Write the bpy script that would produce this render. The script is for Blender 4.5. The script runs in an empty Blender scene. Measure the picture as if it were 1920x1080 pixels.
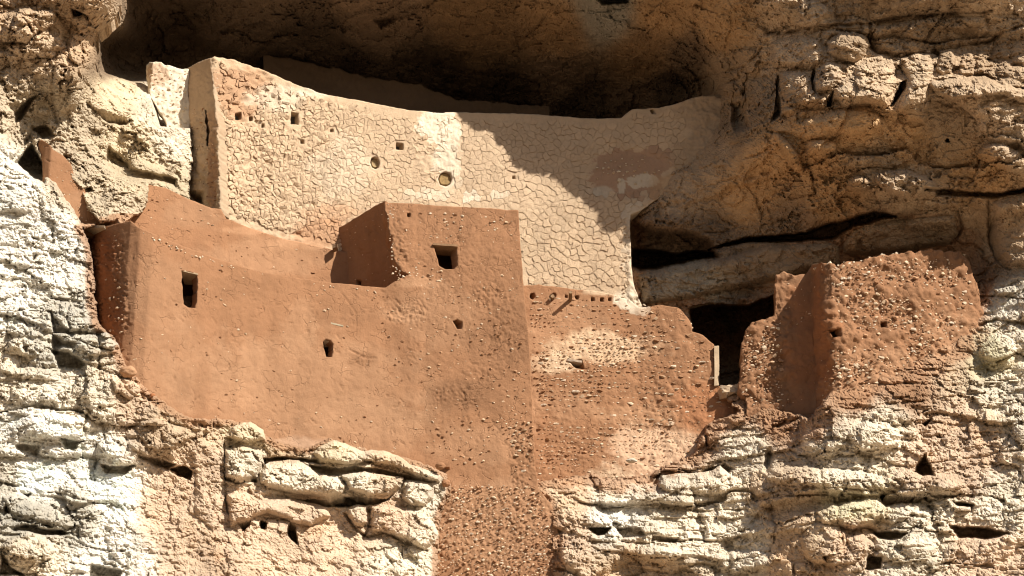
import bpy, math, random
import numpy as np
from mathutils.geometry import delaunay_2d_cdt
from mathutils import Vector

random.seed(7)
RNG = np.random.default_rng(7)
scene = bpy.context.scene

# ------------------------------------------------------------------ camera
PITCH = math.radians(25.0)
FPX = 4500.0                      # focal length in pixels of the 1920 px wide photograph
EYE = 1.6
cam_data = bpy.data.cameras.new("camera")
cam = bpy.data.objects.new("camera", cam_data)
scene.collection.objects.link(cam)
cam.location = (0, 0, EYE)
cam.rotation_euler = (math.pi / 2 + PITCH, 0, 0)
cam_data.sensor_width = 36.0
cam_data.lens = FPX / 1920.0 * 36.0
cam_data.clip_end = 2000
scene.camera = cam

# ------------------------------------------------------------------ light
LD = np.array([1.10, -1.0, 1.12]); LD = LD / np.linalg.norm(LD)     # towards the sun
ELEV = math.asin(LD[2]); AZ = math.atan2(LD[0], LD[1])              # azimuth clockwise from +y
world = bpy.data.worlds.new("World")
scene.world = world
world.use_nodes = True
wn = world.node_tree.nodes
sky = wn.new("ShaderNodeTexSky")
sky.sky_type = 'NISHITA'
sky.sun_disc = False
sky.sun_elevation = ELEV
sky.sun_rotation = AZ
wn["Background"].inputs[1].default_value = 0.05
world.node_tree.links.new(sky.outputs[0], wn["Background"].inputs[0])
sun_data = bpy.data.lights.new("sun", 'SUN')
sun_data.energy = 5.0
sun_data.angle = math.radians(0.5)
sun_data.color = (1.0, 0.95, 0.86)
sun = bpy.data.objects.new("sun", sun_data)
scene.collection.objects.link(sun)
sun.location = (20, -20, 40)
sun.rotation_euler = Vector((-LD[0], -LD[1], -LD[2])).to_track_quat('-Z', 'Y').to_euler()
scene.view_settings.view_transform = 'Standard'
scene.view_settings.look = 'None'
scene.view_settings.gamma = 1
scene.view_settings.exposure = 0.74
scene.cycles.filter_width = 1.1
scene.cycles.max_bounces = 6
scene.cycles.diffuse_bounces = 3

# ------------------------------------------------------------------ maths helpers
def s2l(c):
    c = np.asarray(c, dtype=np.float64) / 255.0
    return np.where(c <= 0.04045, c / 12.92, ((c + 0.055) / 1.055) ** 2.4)

def rays(u, v):
    a = (540.0 - v) / FPX
    return (u - 960.0) / FPX, math.cos(PITCH) - a * math.sin(PITCH), math.sin(PITCH) + a * math.cos(PITCH)

def place(u, v, Y):
    """the point of the place at distance Y (metres into the scene) seen in direction u, v"""
    u = np.asarray(u, float); v = np.asarray(v, float)
    dx, dy, dz = rays(u, v)
    t = Y / dy
    return np.stack([dx * t, t * dy, EYE + dz * t], -1)

def plan(pts):
    p = np.array([place(u, v, Y)[:2] for u, v, Y in pts])
    return p[np.argsort(p[:, 0])]

def upright(u, v, curve, lean=0.0, z0=22.0, batter=0.0):
    """distance Y at which a sight line meets the upright surface over a plan curve"""
    dx, dy, dz = rays(u, v)
    lo = np.full(np.shape(u), 30.0); hi = np.full(np.shape(u), 62.0)
    for _ in range(34):
        m = 0.5 * (lo + hi)
        t = m / dy
        z = EYE + dz * t
        g = np.interp(dx * t + lean * (z - z0), curve[:, 0], curve[:, 1]) + batter * (z - z0)
        inside = m > g
        hi = np.where(inside, m, hi); lo = np.where(inside, lo, m)
    return 0.5 * (lo + hi)

_G = RNG.normal(size=(4096, 3)).astype(np.float32)
_G /= np.linalg.norm(_G, axis=1, keepdims=True)
_PERM = RNG.permutation(4096).astype(np.int32)
def _hash(i, j, k, seed):
    a = _PERM[(i + seed * 131) & 4095]
    a = _PERM[(a + j) & 4095]
    return _PERM[(a + k) & 4095]

def perlin(p, seed=0):
    p = np.asarray(p, np.float32)
    f0 = np.floor(p); fr = p - f0; i0 = f0.astype(np.int32)
    w = fr * fr * fr * (fr * (fr * 6 - 15) + 10)
    out = np.zeros(p.shape[:-1], np.float32)
    for a in (0, 1):
        wa = w[..., 0] if a else 1 - w[..., 0]
        for b in (0, 1):
            wb = w[..., 1] if b else 1 - w[..., 1]
            for c in (0, 1):
                wc = w[..., 2] if c else 1 - w[..., 2]
                g = _G[_hash(i0[..., 0] + a, i0[..., 1] + b, i0[..., 2] + c, seed)]
                d = g[..., 0] * (fr[..., 0] - a) + g[..., 1] * (fr[..., 1] - b) + g[..., 2] * (fr[..., 2] - c)
                out += wa * wb * wc * d
    return out * 1.5

def fbm(p, octaves=4, seed=0, gain=0.5, ridged=False):
    out = 0; a = 1.0; tot = 0; q = np.asarray(p, np.float32)
    for o in range(octaves):
        n = perlin(q, seed + o * 17)
        if ridged: n = 1 - 2 * np.abs(n)
        out = out + a * n; tot += a; a *= gain; q = q * 2.03 + 3.7
    return out / tot

def worley(p, seed=0):
    """F1, F2, random number of the cell; 3D"""
    p = np.asarray(p, np.float32); i0 = np.floor(p).astype(np.int32)
    f1 = np.full(p.shape[:-1], 9.0, np.float32); f2 = f1.copy(); idr = np.zeros_like(f1)
    for a in (-1, 0, 1):
        for b in (-1, 0, 1):
            for c in (-1, 0, 1):
                ci, cj, ck = i0[..., 0] + a, i0[..., 1] + b, i0[..., 2] + c
                h = _hash(ci, cj, ck, seed)
                q = _G[h] * 0.45 + 0.5
                d = (ci + q[..., 0] - p[..., 0]) ** 2 + (cj + q[..., 1] - p[..., 1]) ** 2 + (ck + q[..., 2] - p[..., 2]) ** 2
                near = d < f1
                f2 = np.where(near, f1, np.minimum(f2, d))
                idr = np.where(near, h / 4096.0, idr)
                f1 = np.where(near, d, f1)
    return np.sqrt(f1), np.sqrt(f2), idr

def sstep(a, b, x):
    t = np.clip((x - a) / (b - a), 0, 1)
    return t * t * (3 - 2 * t)

def seg_dist(u, v, poly, closed=False):
    P = np.asarray(poly, float)
    Q = np.roll(P, -1, 0) if closed else P[1:]
    P = P if closed else P[:-1]
    best = np.full(np.shape(u), 1e9)
    for (x0, y0), (x1, y1) in zip(P, Q):
        ex, ey = x1 - x0, y1 - y0
        t = np.clip(((u - x0) * ex + (v - y0) * ey) / max(ex * ex + ey * ey, 1e-9), 0, 1)
        best = np.minimum(best, (u - x0 - t * ex) ** 2 + (v - y0 - t * ey) ** 2)
    return np.sqrt(best)

def sdist(u, v, poly):
    """signed distance to a closed outline, positive inside"""
    P = np.asarray(poly, float)
    ins = np.zeros(np.shape(u), bool)
    for (x0, y0), (x1, y1) in zip(P, np.roll(P, -1, 0)):
        if y0 == y1: continue
        c = ((y0 > v) != (y1 > v)) & (u < (x1 - x0) * (v - y0) / (y1 - y0) + x0)
        ins ^= c
    d = seg_dist(u, v, P, True)
    return np.where(ins, d, -d)

def inside_pt(u, v, poly, margin=0.0):
    c = False; best = 1e18; x0, y0 = poly[-1]
    for x1, y1 in poly:
        if (y0 > v) != (y1 > v) and u < (x1 - x0) * (v - y0) / (y1 - y0) + x0: c = not c
        ex, ey = x1 - x0, y1 - y0
        t = ((u - x0) * ex + (v - y0) * ey) / (ex * ex + ey * ey + 1e-9)
        t = 0.0 if t < 0 else 1.0 if t > 1 else t
        d = (u - x0 - t * ex) ** 2 + (v - y0 - t * ey) ** 2
        if d < best: best = d
        x0, y0 = x1, y1
    d = math.sqrt(best)
    return (d if c else -d) > margin

def nearest_on(u, v, poly):
    P = np.asarray(poly, float)
    best = np.full(np.shape(u), 1e18); bu = u.copy(); bv = v.copy()
    for (x0, y0), (x1, y1) in zip(P, np.roll(P, -1, 0)):
        ex, ey = x1 - x0, y1 - y0
        t = np.clip(((u - x0) * ex + (v - y0) * ey) / max(ex * ex + ey * ey, 1e-9), 0, 1)
        qx, qy = x0 + t * ex, y0 + t * ey
        d = (u - qx) ** 2 + (v - qy) ** 2
        n = d < best
        best = np.where(n, d, best); bu = np.where(n, qx, bu); bv = np.where(n, qy, bv)
    return bu, bv

def rough_outline(poly, amp=1.5, step=5.0, seed=1, smooth=0):
    """an outline with a broken, worn edge"""
    P = np.asarray(poly, float)
    for _ in range(smooth):
        Q = np.roll(P, -1, 0)
        P = np.stack([P * .75 + Q * .25, P * .25 + Q * .75], 1).reshape(-1, 2)
    out = []
    for a, b in zip(P, np.roll(P, -1, 0)):
        L = np.hypot(*(b - a)); n = max(1, int(L / step))
        for k in range(n): out.append(a + (b - a) * k / n)
    out = np.array(out)
    q = np.concatenate([out * 0.045, np.zeros((len(out), 1))], 1)
    off = np.stack([fbm(q, 4, seed, .7), fbm(q + 50, 4, seed + 5, .7)], 1)
    return out + off * amp * 2.0

# ------------------------------------------------------------------ materials
def material(name, bump=0.6, scale=1.0, vary=0.25, speck=0.0, rough=0.95, streak=0.0, crack=0.0, dist=0.02, pits=0.0):
    m = bpy.data.materials.new(name); m.use_nodes = True
    nt = m.node_tree; N = nt.nodes; L = nt.links
    b = N["Principled BSDF"]
    b.inputs["Roughness"].default_value = rough
    b.inputs["Specular IOR Level"].default_value = 0.15
    geo = N.new("ShaderNodeTexCoord")
    at = N.new("ShaderNodeAttribute"); at.attribute_name = "Col"
    def noise(sc, det=8, ro=0.6, stretch=None):
        n = N.new("ShaderNodeTexNoise"); n.inputs["Scale"].default_value = sc
        n.inputs["Detail"].default_value = det; n.inputs["Roughness"].default_value = ro
        if stretch:
            mp = N.new("ShaderNodeMapping"); mp.inputs["Scale"].default_value = stretch
            L.new(geo.outputs["Object"], mp.inputs[0]); L.new(mp.outputs[0], n.inputs["Vector"])
        else:
            L.new(geo.outputs["Object"], n.inputs["Vector"])
        return n
    def math_(op, a, b_, c=None):
        n = N.new("ShaderNodeMath"); n.operation = op
        for k, x in enumerate((a, b_, c)):
            if x is None: continue
            if isinstance(x, (int, float)): n.inputs[k].default_value = x
            else: L.new(x, n.inputs[k])
        return n.outputs[0]
    def ramp(x, lo, hi, a=0.0, b_=1.0):
        n = N.new("ShaderNodeMapRange"); n.inputs[1].default_value = lo; n.inputs[2].default_value = hi
        n.inputs[3].default_value = a; n.inputs[4].default_value = b_; L.new(x, n.inputs[0]); return n.outputs[0]
    n1 = noise(1.3 * scale, 10, 0.65)
    n2 = noise(14 * scale, 6, 0.7)
    f = math_('MULTIPLY', ramp(n1.outputs[0], 0.3, 0.7, 1 - vary, 1 + vary), ramp(n2.outputs[0], 0.3, 0.7, 1 - vary * .7, 1 + vary * .7))
    if streak:
        n3 = noise(1.0, 6, 0.6, (5.0, 5.0, 0.5))
        f = math_('MULTIPLY', f, ramp(n3.outputs[0], 0.3, 0.7, 1 - streak, 1 + streak))
    if speck:
        vo = N.new("ShaderNodeTexVoronoi"); vo.inputs["Scale"].default_value = 11.0; vo.inputs["Randomness"].default_value = 1
        L.new(geo.outputs["Object"], vo.inputs["Vector"])
        f = math_('ADD', f, math_('MULTIPLY', ramp(vo.outputs["Distance"], 0.16, 0.10, 0, 1), speck))
    mul = N.new("ShaderNodeVectorMath"); mul.operation = 'SCALE'
    L.new(at.outputs["Color"], mul.inputs[0]); L.new(f, mul.inputs["Scale"])
    L.new(mul.outputs[0], b.inputs["Base Color"])
    h = math_('ADD', math_('MULTIPLY', noise(7 * scale, 12, 0.74).outputs[0], 1.0), math_('MULTIPLY', noise(30 * scale, 6, 0.8).outputs[0], 0.5))
    if pits:
        vp = N.new("ShaderNodeTexVoronoi"); vp.inputs["Scale"].default_value = 16.0
        nd2 = noise(9, 4, 0.7); mv2 = N.new("ShaderNodeVectorMath"); mv2.operation = 'MULTIPLY_ADD'
        L.new(nd2.outputs[1], mv2.inputs[0]); mv2.inputs[1].default_value = (.16, .16, .16); L.new(geo.outputs["Object"], mv2.inputs[2])
        L.new(mv2.outputs[0], vp.inputs["Vector"])
        h = math_('ADD', h, math_('MULTIPLY', ramp(vp.outputs["Distance"], 0.0, 0.6, 0, 1), pits))
    if crack:
        wv = N.new("ShaderNodeTexVoronoi"); wv.feature = 'DISTANCE_TO_EDGE'; wv.inputs["Scale"].default_value = 4.2
        nd = noise(5, 4, 0.6)
        mixv = N.new("ShaderNodeVectorMath"); mixv.operation = 'MULTIPLY_ADD'
        L.new(nd.outputs[1], mixv.inputs[0]); mixv.inputs[1].default_value = (.25, .25, .25); L.new(geo.outputs["Object"], mixv.inputs[2])
        L.new(mixv.outputs[0], wv.inputs["Vector"])
        mask = ramp(noise(2.6, 3, 0.5).outputs[0], 0.50, 0.60)
        h = math_('ADD', h, math_('MULTIPLY', math_('MULTIPLY', ramp(wv.outputs["Distance"], 0.0, 0.05, -1, 0), mask), crack))
    bp = N.new("ShaderNodeBump"); bp.inputs["Strength"].default_value = bump; bp.inputs["Distance"].default_value = dist
    L.new(h, bp.inputs["Height"]); L.new(bp.outputs[0], b.inputs["Normal"])
    return m

M_ROCK = material("weathered_limestone", bump=1.0, vary=0.20, dist=0.055, pits=-.3)
M_MUD = material("red_mud_plaster", bump=0.9, vary=0.07, speck=0.0, streak=0.07, crack=0.5, dist=0.022)
M_TAN = material("pale_mud_plaster", bump=0.9, vary=0.08, speck=0.0, dist=0.03)
M_STONE = material("wall_stone", bump=0.8, scale=2.0, vary=0.18, dist=0.015)
M_WOOD = material("old_grey_wood", bump=0.8, scale=3.0, vary=0.2, streak=0.15, dist=0.01)

# ------------------------------------------------------------------ mesh helpers
def mesh_from(name, V, Fq, col=None, mat=None, smooth=True):
    """V (n,3); Fq list of arrays of faces (quads or tris)"""
    me = bpy.data.meshes.new(name)
    V = np.asarray(V, np.float32)
    if isinstance(Fq, np.ndarray): Fq = [Fq]
    Fq = [f for f in Fq if len(f)]
    loops = np.concatenate([f.reshape(-1) for f in Fq]).astype(np.int32)
    sizes = np.concatenate([np.full(len(f), f.shape[1], np.int32) for f in Fq])
    starts = np.concatenate([[0], np.cumsum(sizes)[:-1]]).astype(np.int32)
    me.vertices.add(len(V)); me.vertices.foreach_set("co", V.reshape(-1))
    me.loops.add(len(loops)); me.loops.foreach_set("vertex_index", loops)
    me.polygons.add(len(sizes)); me.polygons.foreach_set("loop_start", starts)
    me.update(calc_edges=True)
    me.polygons.foreach_set("use_smooth", np.full(len(sizes), smooth, bool))
    if col is not None:
        at = me.color_attributes.new("Col", 'FLOAT_COLOR', 'POINT')
        c = np.ones((len(V), 4), np.float32); c[:, :3] = col
        at.data.foreach_set("color", c.reshape(-1))
    if mat: me.materials.append(mat)
    me.validate()
    return me

def link(name, me, parent=None, **props):
    o = bpy.data.objects.new(name, me)
    scene.collection.objects.link(o)
    if parent is not None: o.parent = parent
    for k, x in props.items(): o[k] = x
    return o

def thing(name, label, category, loc=(0, 0, 0), group=None):
    # parts are built in place; the Empty marks the foot of the thing, the parts keep their world position
    o = bpy.data.objects.new(name, None)
    scene.collection.objects.link(o)
    o.location = loc; o.empty_display_size = 0.3
    o['label'] = label; o['category'] = category; o['kind'] = 'thing'
    if group: o['group'] = group
    return o

def adopt(o, parent):
    """parent o while it stays where it is"""
    o.parent = parent
    loc = parent.location
    q = parent
    off = Vector(loc)
    while q.parent is not None:
        q = q.parent; off += Vector(q.location)
    o.location = Vector(o.location) - off
    return o

def grid_faces(keep, idx):
    a = idx[:-1, :-1][keep]; b = idx[1:, :-1][keep]; c = idx[1:, 1:][keep]; d = idx[:-1, 1:][keep]
    return np.stack([a, b, c, d], -1)        # u grows right, v grows down: faces towards the camera

def normals_of(P):
    du = np.gradient(P, axis=1); dv = np.gradient(P, axis=0)
    n = np.cross(dv, du)
    n /= np.linalg.norm(n, axis=-1, keepdims=True) + 1e-9
    flip = (n[..., 1] > 0)
    n[flip] *= -1
    return n

def sheet(name, outline, depth, step, disp, color, mat, holes=(), skirt=0.4, inward=(0, 1, 0), hole_skirt=0.35, parent=None,
          rough=1.2, seed=1, hole_rough=0.7, flat=False, along_ray=False, hole_inward=None):
    """a wall face with real openings; its rim and the openings run back into the wall"""
    out = rough_outline(outline, rough, 5.0, seed)
    hs = [rough_outline(h, hole_rough, 3.0, seed + 31 + i) for i, h in enumerate(holes)]
    u0, v0 = out.min(0) - step; u1, v1 = out.max(0) + step
    us = np.arange(u0, u1 + step, step); vs = np.arange(v0, v1 + step, step)
    U, V = np.meshgrid(us, vs)
    U = U + 0.0; V = V + 0.0
    Uc = 0.25 * (U[:-1, :-1] + U[1:, 1:] + U[:-1, 1:] + U[1:, :-1]); Vc = 0.25 * (V[:-1, :-1] + V[1:, 1:] + V[:-1, 1:] + V[1:, :-1])
    keep = sdist(Uc, Vc, out) > 0
    for h in hs:
        lo, hi = h.min(0) - 3, h.max(0) + 3
        box = (Uc > lo[0]) & (Uc < hi[0]) & (Vc > lo[1]) & (Vc < hi[1])
        kk = keep[box]; kk &= sdist(Uc[box], Vc[box], h) < 0; keep[box] = kk
    # boundary nodes
    cnt = np.zeros(U.shape, int)
    for a in (0, 1):
        for b in (0, 1):
            cnt[a:a + keep.shape[0], b:b + keep.shape[1]] += keep
    used = cnt > 0
    rim = used & (cnt < 4)
    ru, rv = U[rim], V[rim]
    bu, bv = nearest_on(ru, rv, out)
    bd = np.hypot(bu - ru, bv - rv)
    kind = np.zeros(U.shape, int)
    kk = np.ones(len(ru), int)
    for h in hs:
        hu, hv = nearest_on(ru, rv, h)
        d = np.hypot(hu - ru, hv - rv)
        n = d < bd
        bu = np.where(n, hu, bu); bv = np.where(n, hv, bv); kk = np.where(n, 2, kk); bd = np.where(n, d, bd)
    ok = bd < step * 1.5
    U[rim] = np.where(ok, bu, ru); V[rim] = np.where(ok, bv, rv); kind[rim] = kk
    Y = depth(U, V)
    P = place(U, V, Y)
    n = normals_of(P)
    if along_ray:
        n = np.broadcast_to(np.array([0, -1.0, -0.45]), P.shape)
    d = disp(P, U, V)
    P2 = P + n * d[..., None]
    C = color(P2, U, V)
    idx = -np.ones(U.shape, int); idx[used] = np.arange(used.sum())
    VV = P2[used]; CC = C[used]
    F = grid_faces(keep, idx)
    # boundary edges -> skirt
    E = np.concatenate([F[:, [0, 1]], F[:, [1, 2]], F[:, [2, 3]], F[:, [3, 0]]])
    key = np.sort(E, 1); k = key[:, 0].astype(np.int64) * 10_000_000 + key[:, 1]
    uq, first, counts = np.unique(k, return_index=True, return_counts=True)
    B = E[first[counts == 1]]
    kd = kind[used]
    inw = np.asarray(inward, float); inh = inw if hole_inward is None else np.asarray(hole_inward, float)
    faces = [F]
    allV = [VV]; allC = [CC]; base = len(VV)
    bv_ = np.unique(B)
    pos = -np.ones(base, int)
    prev = np.arange(base)
    for ring in (0.35, 1.0):
        amount = np.where(kd[bv_] == 2, hole_skirt, skirt) * ring
        way = np.where((kd[bv_] == 2)[:, None], inh, inw)
        nv = VV[bv_] + way * amount[:, None]
        jit = fbm(nv * 6.0, 3, seed + 3)[:, None] * np.array([0.03, 0, 0.03])
        nv = nv + jit
        cur = prev.copy(); cur[bv_] = base + np.arange(len(bv_))
        allV.append(nv); allC.append(CC[bv_] * 0.97); base += len(bv_)
        faces.append(np.stack([B[:, 1] if ring == .35 else cur_prev[B[:, 1]], B[:, 0] if ring == .35 else cur_prev[B[:, 0]], cur[B[:, 0]], cur[B[:, 1]]], -1))
        cur_prev = cur
    me = mesh_from(name, np.concatenate(allV), faces, np.concatenate(allC), mat, smooth=not flat)
    o = link(name, me)
    if parent is not None: adopt(o, parent)
    return o

def blotch(base, P, U, V, spots):
    """spots: (u, v, ru, rv, colour, strength) colour patches in the plaster, a few holding painted shade, with ragged rims"""
    C = np.broadcast_to(np.asarray(base, np.float32), P.shape[:-1] + (3,)).copy()
    w = fbm(P * 1.6, 6, 90, .66)
    for (u, v, ru, rv, c, s) in spots:
        r = np.sqrt(((U - u) / ru) ** 2 + ((V - v) / rv) ** 2) + w * 0.9
        k = ((sstep(1.0, 0.93, r) if s >= .9 else sstep(1.2, 0.7, r)) * s)[..., None]
        C = C * (1 - k) + np.asarray(c, np.float32) * k
    return C

# ------------------------------------------------------------------ colours (albedo)
WHITE = np.array([.77, .71, .61]); CREAM = np.array([.70, .595, .455]); TANR = np.array([.57, .42, .28])
BROWN = np.array([.48, .335, .21]); GREYB = np.array([.50, .40, .28]); ORANGE = np.array([.43, .27, .14])
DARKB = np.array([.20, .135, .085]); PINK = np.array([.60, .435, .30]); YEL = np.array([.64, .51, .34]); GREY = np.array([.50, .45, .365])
MUD = np.array([.268, .135, .069]); MUDL = np.array([.345, .193, .107]); MUDD = np.array([.23, .095, .042])
PLAS = np.array([.50, .36, .235]); PLASW = np.array([.63, .52, .39]); GREEN = np.array([.47, .41, .27])

# ------------------------------------------------------------------ plans of the walls
C_UP = plan([(396, 250, 45.4), (480, 250, 46.0), (560, 250, 46.35), (640, 250, 46.65), (750, 250, 47.0), (870, 250, 47.3),
             (1000, 250, 47.5), (1100, 300, 47.55), (1190, 350, 47.5), (1390, 230, 47.2)])
C_LOW = plan([(120, 600, 44.7), (150, 600, 43.95), (172, 600, 43.4), (192, 600, 42.98), (212, 600, 42.68), (232, 600, 42.48), (252, 600, 42.4), (275, 600, 42.43), (300, 600, 42.57), (340, 600, 42.9), (420, 600, 43.5),
              (490, 600, 43.95), (560, 600, 44.3), (640, 600, 44.6), (720, 600, 44.9), (800, 600, 45.05), (1000, 600, 45.25), (1100, 600, 45.3)])
C_TSIDE = plan([(560, 432, 47.3), (625, 432, 46.5), (721, 378, 45.10), (735, 378, 44.95), (800, 400, 45.0)])
C_MAS = plan([(960, 700, 46.3), (1000, 700, 46.35), (1200, 700, 46.65), (1345, 700, 46.7), (1400, 700, 46.7)])
C_RT = plan([(1370, 650, 46.25), (1455, 650, 46.15), (1528, 650, 46.05), (1546, 650, 45.45), (1553, 650, 45.24), (1566, 650, 45.14), (1585, 650, 45.16), (1640, 650, 45.32), (1740, 650, 45.6), (1850, 650, 46.1)])
C_RED = plan([(190, 450, 43.85), (270, 450, 44.2), (340, 450, 44.65), (415, 450, 45.05), (480, 450, 45.7), (560, 450, 46.25), (640, 450, 46.55), (740, 450, 46.85)])

d_up = lambda u, v: upright(u, v, C_UP)
d_low = lambda u, v: upright(u, v, C_LOW)
d_mas = lambda u, v: upright(u, v, C_MAS)
d_rt = lambda u, v: upright(u, v, C_RT)
d_red = lambda u, v: upright(u, v, C_RED)

# ------------------------------------------------------------------ outlines
O_UP = [(393, 110), (402, 106), (440, 112), (490, 130), (545, 155), (600, 175), (680, 190), (760, 205), (820, 212), (875, 211), (960, 213),
        (1040, 217), (1100, 222), (1165, 222), (1176, 212), (1185, 205), (1235, 202), (1265, 195), (1300, 182), (1335, 178), (1365, 190), (1390, 260), (1375, 300),
        (1280, 340), (1200, 395), (1182, 402), (1181, 430), (1184, 500), (1190, 540), (1203, 572), (1215, 600), (960, 600), (960, 470), (700, 470), (640, 520), (414, 520), (414, 392), (408, 250)]
O_RED = [(276, 345), (310, 352), (350, 372), (390, 388), (414, 392), (424, 410), (470, 428), (530, 448), (590, 460), (628, 470), (700, 480), (700, 580), (420, 580), (200, 540), (190, 420), (215, 350)]
O_LOW = [(149, 428), (200, 424), (245, 414), (262, 428), (300, 442), (345, 462), (400, 482), (440, 496), (490, 511), (560, 522), (620, 530), (680, 536), (722, 540), (735, 531), (752, 522), (768, 515),
         (752, 509), (740, 490), (735, 470), (736, 450), (728, 430), (729, 408), (722, 395), (721, 379), (760, 381), (850, 387), (930, 391), (972, 395), (975, 450), (984, 560), (992, 640), (1000, 780), (1003, 870), (1010, 915), (1035, 950),
         (1050, 1010), (1068, 1140), (780, 1140), (780, 880), (600, 885), (500, 870), (400, 835), (300, 790), (240, 740), (190, 690), (165, 620), (150, 560)]
O_TSIDE = [(723, 377), (700, 388), (672, 405), (648, 420), (626, 432), (615, 440), (600, 560), (700, 570), (752, 560), (756, 520), (750, 500), (738, 450), (729, 410)]
O_MAS = [(978, 536), (1010, 534), (1060, 541), (1120, 545), (1180, 562), (1200, 577), (1235, 572), (1272, 578), (1288, 592), (1296, 610), (1298, 622), (1318, 628), (1338, 646), (1343, 664), (1346, 722),
         (1370, 730), (1392, 735), (1420, 750), (1420, 840), (1320, 840), (1320, 900), (1130, 950), (980, 950)]
O_RT = [(1455, 517), (1470, 513), (1485, 518), (1512, 514), (1520, 498), (1540, 492), (1570, 494), (1600, 488), (1640, 484), (1662, 474), (1685, 478), (1720, 472), (1745, 470), (1800, 472), (1812, 486), (1822, 505),
        (1831, 532), (1834, 560), (1845, 600), (1850, 640), (1850, 720), (1760, 800), (1640, 840), (1400, 840), (1400, 750), (1384, 735), (1389, 700), (1390, 650), (1397, 622), (1410, 606), (1435, 598), (1454, 590)]
O_FRAG = [(66, 268), (78, 262), (92, 270), (100, 282), (118, 292), (132, 308), (140, 335), (158, 355), (166, 385), (176, 398), (196, 414), (215, 422), (215, 440), (90, 440), (80, 345), (80, 300)]

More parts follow.
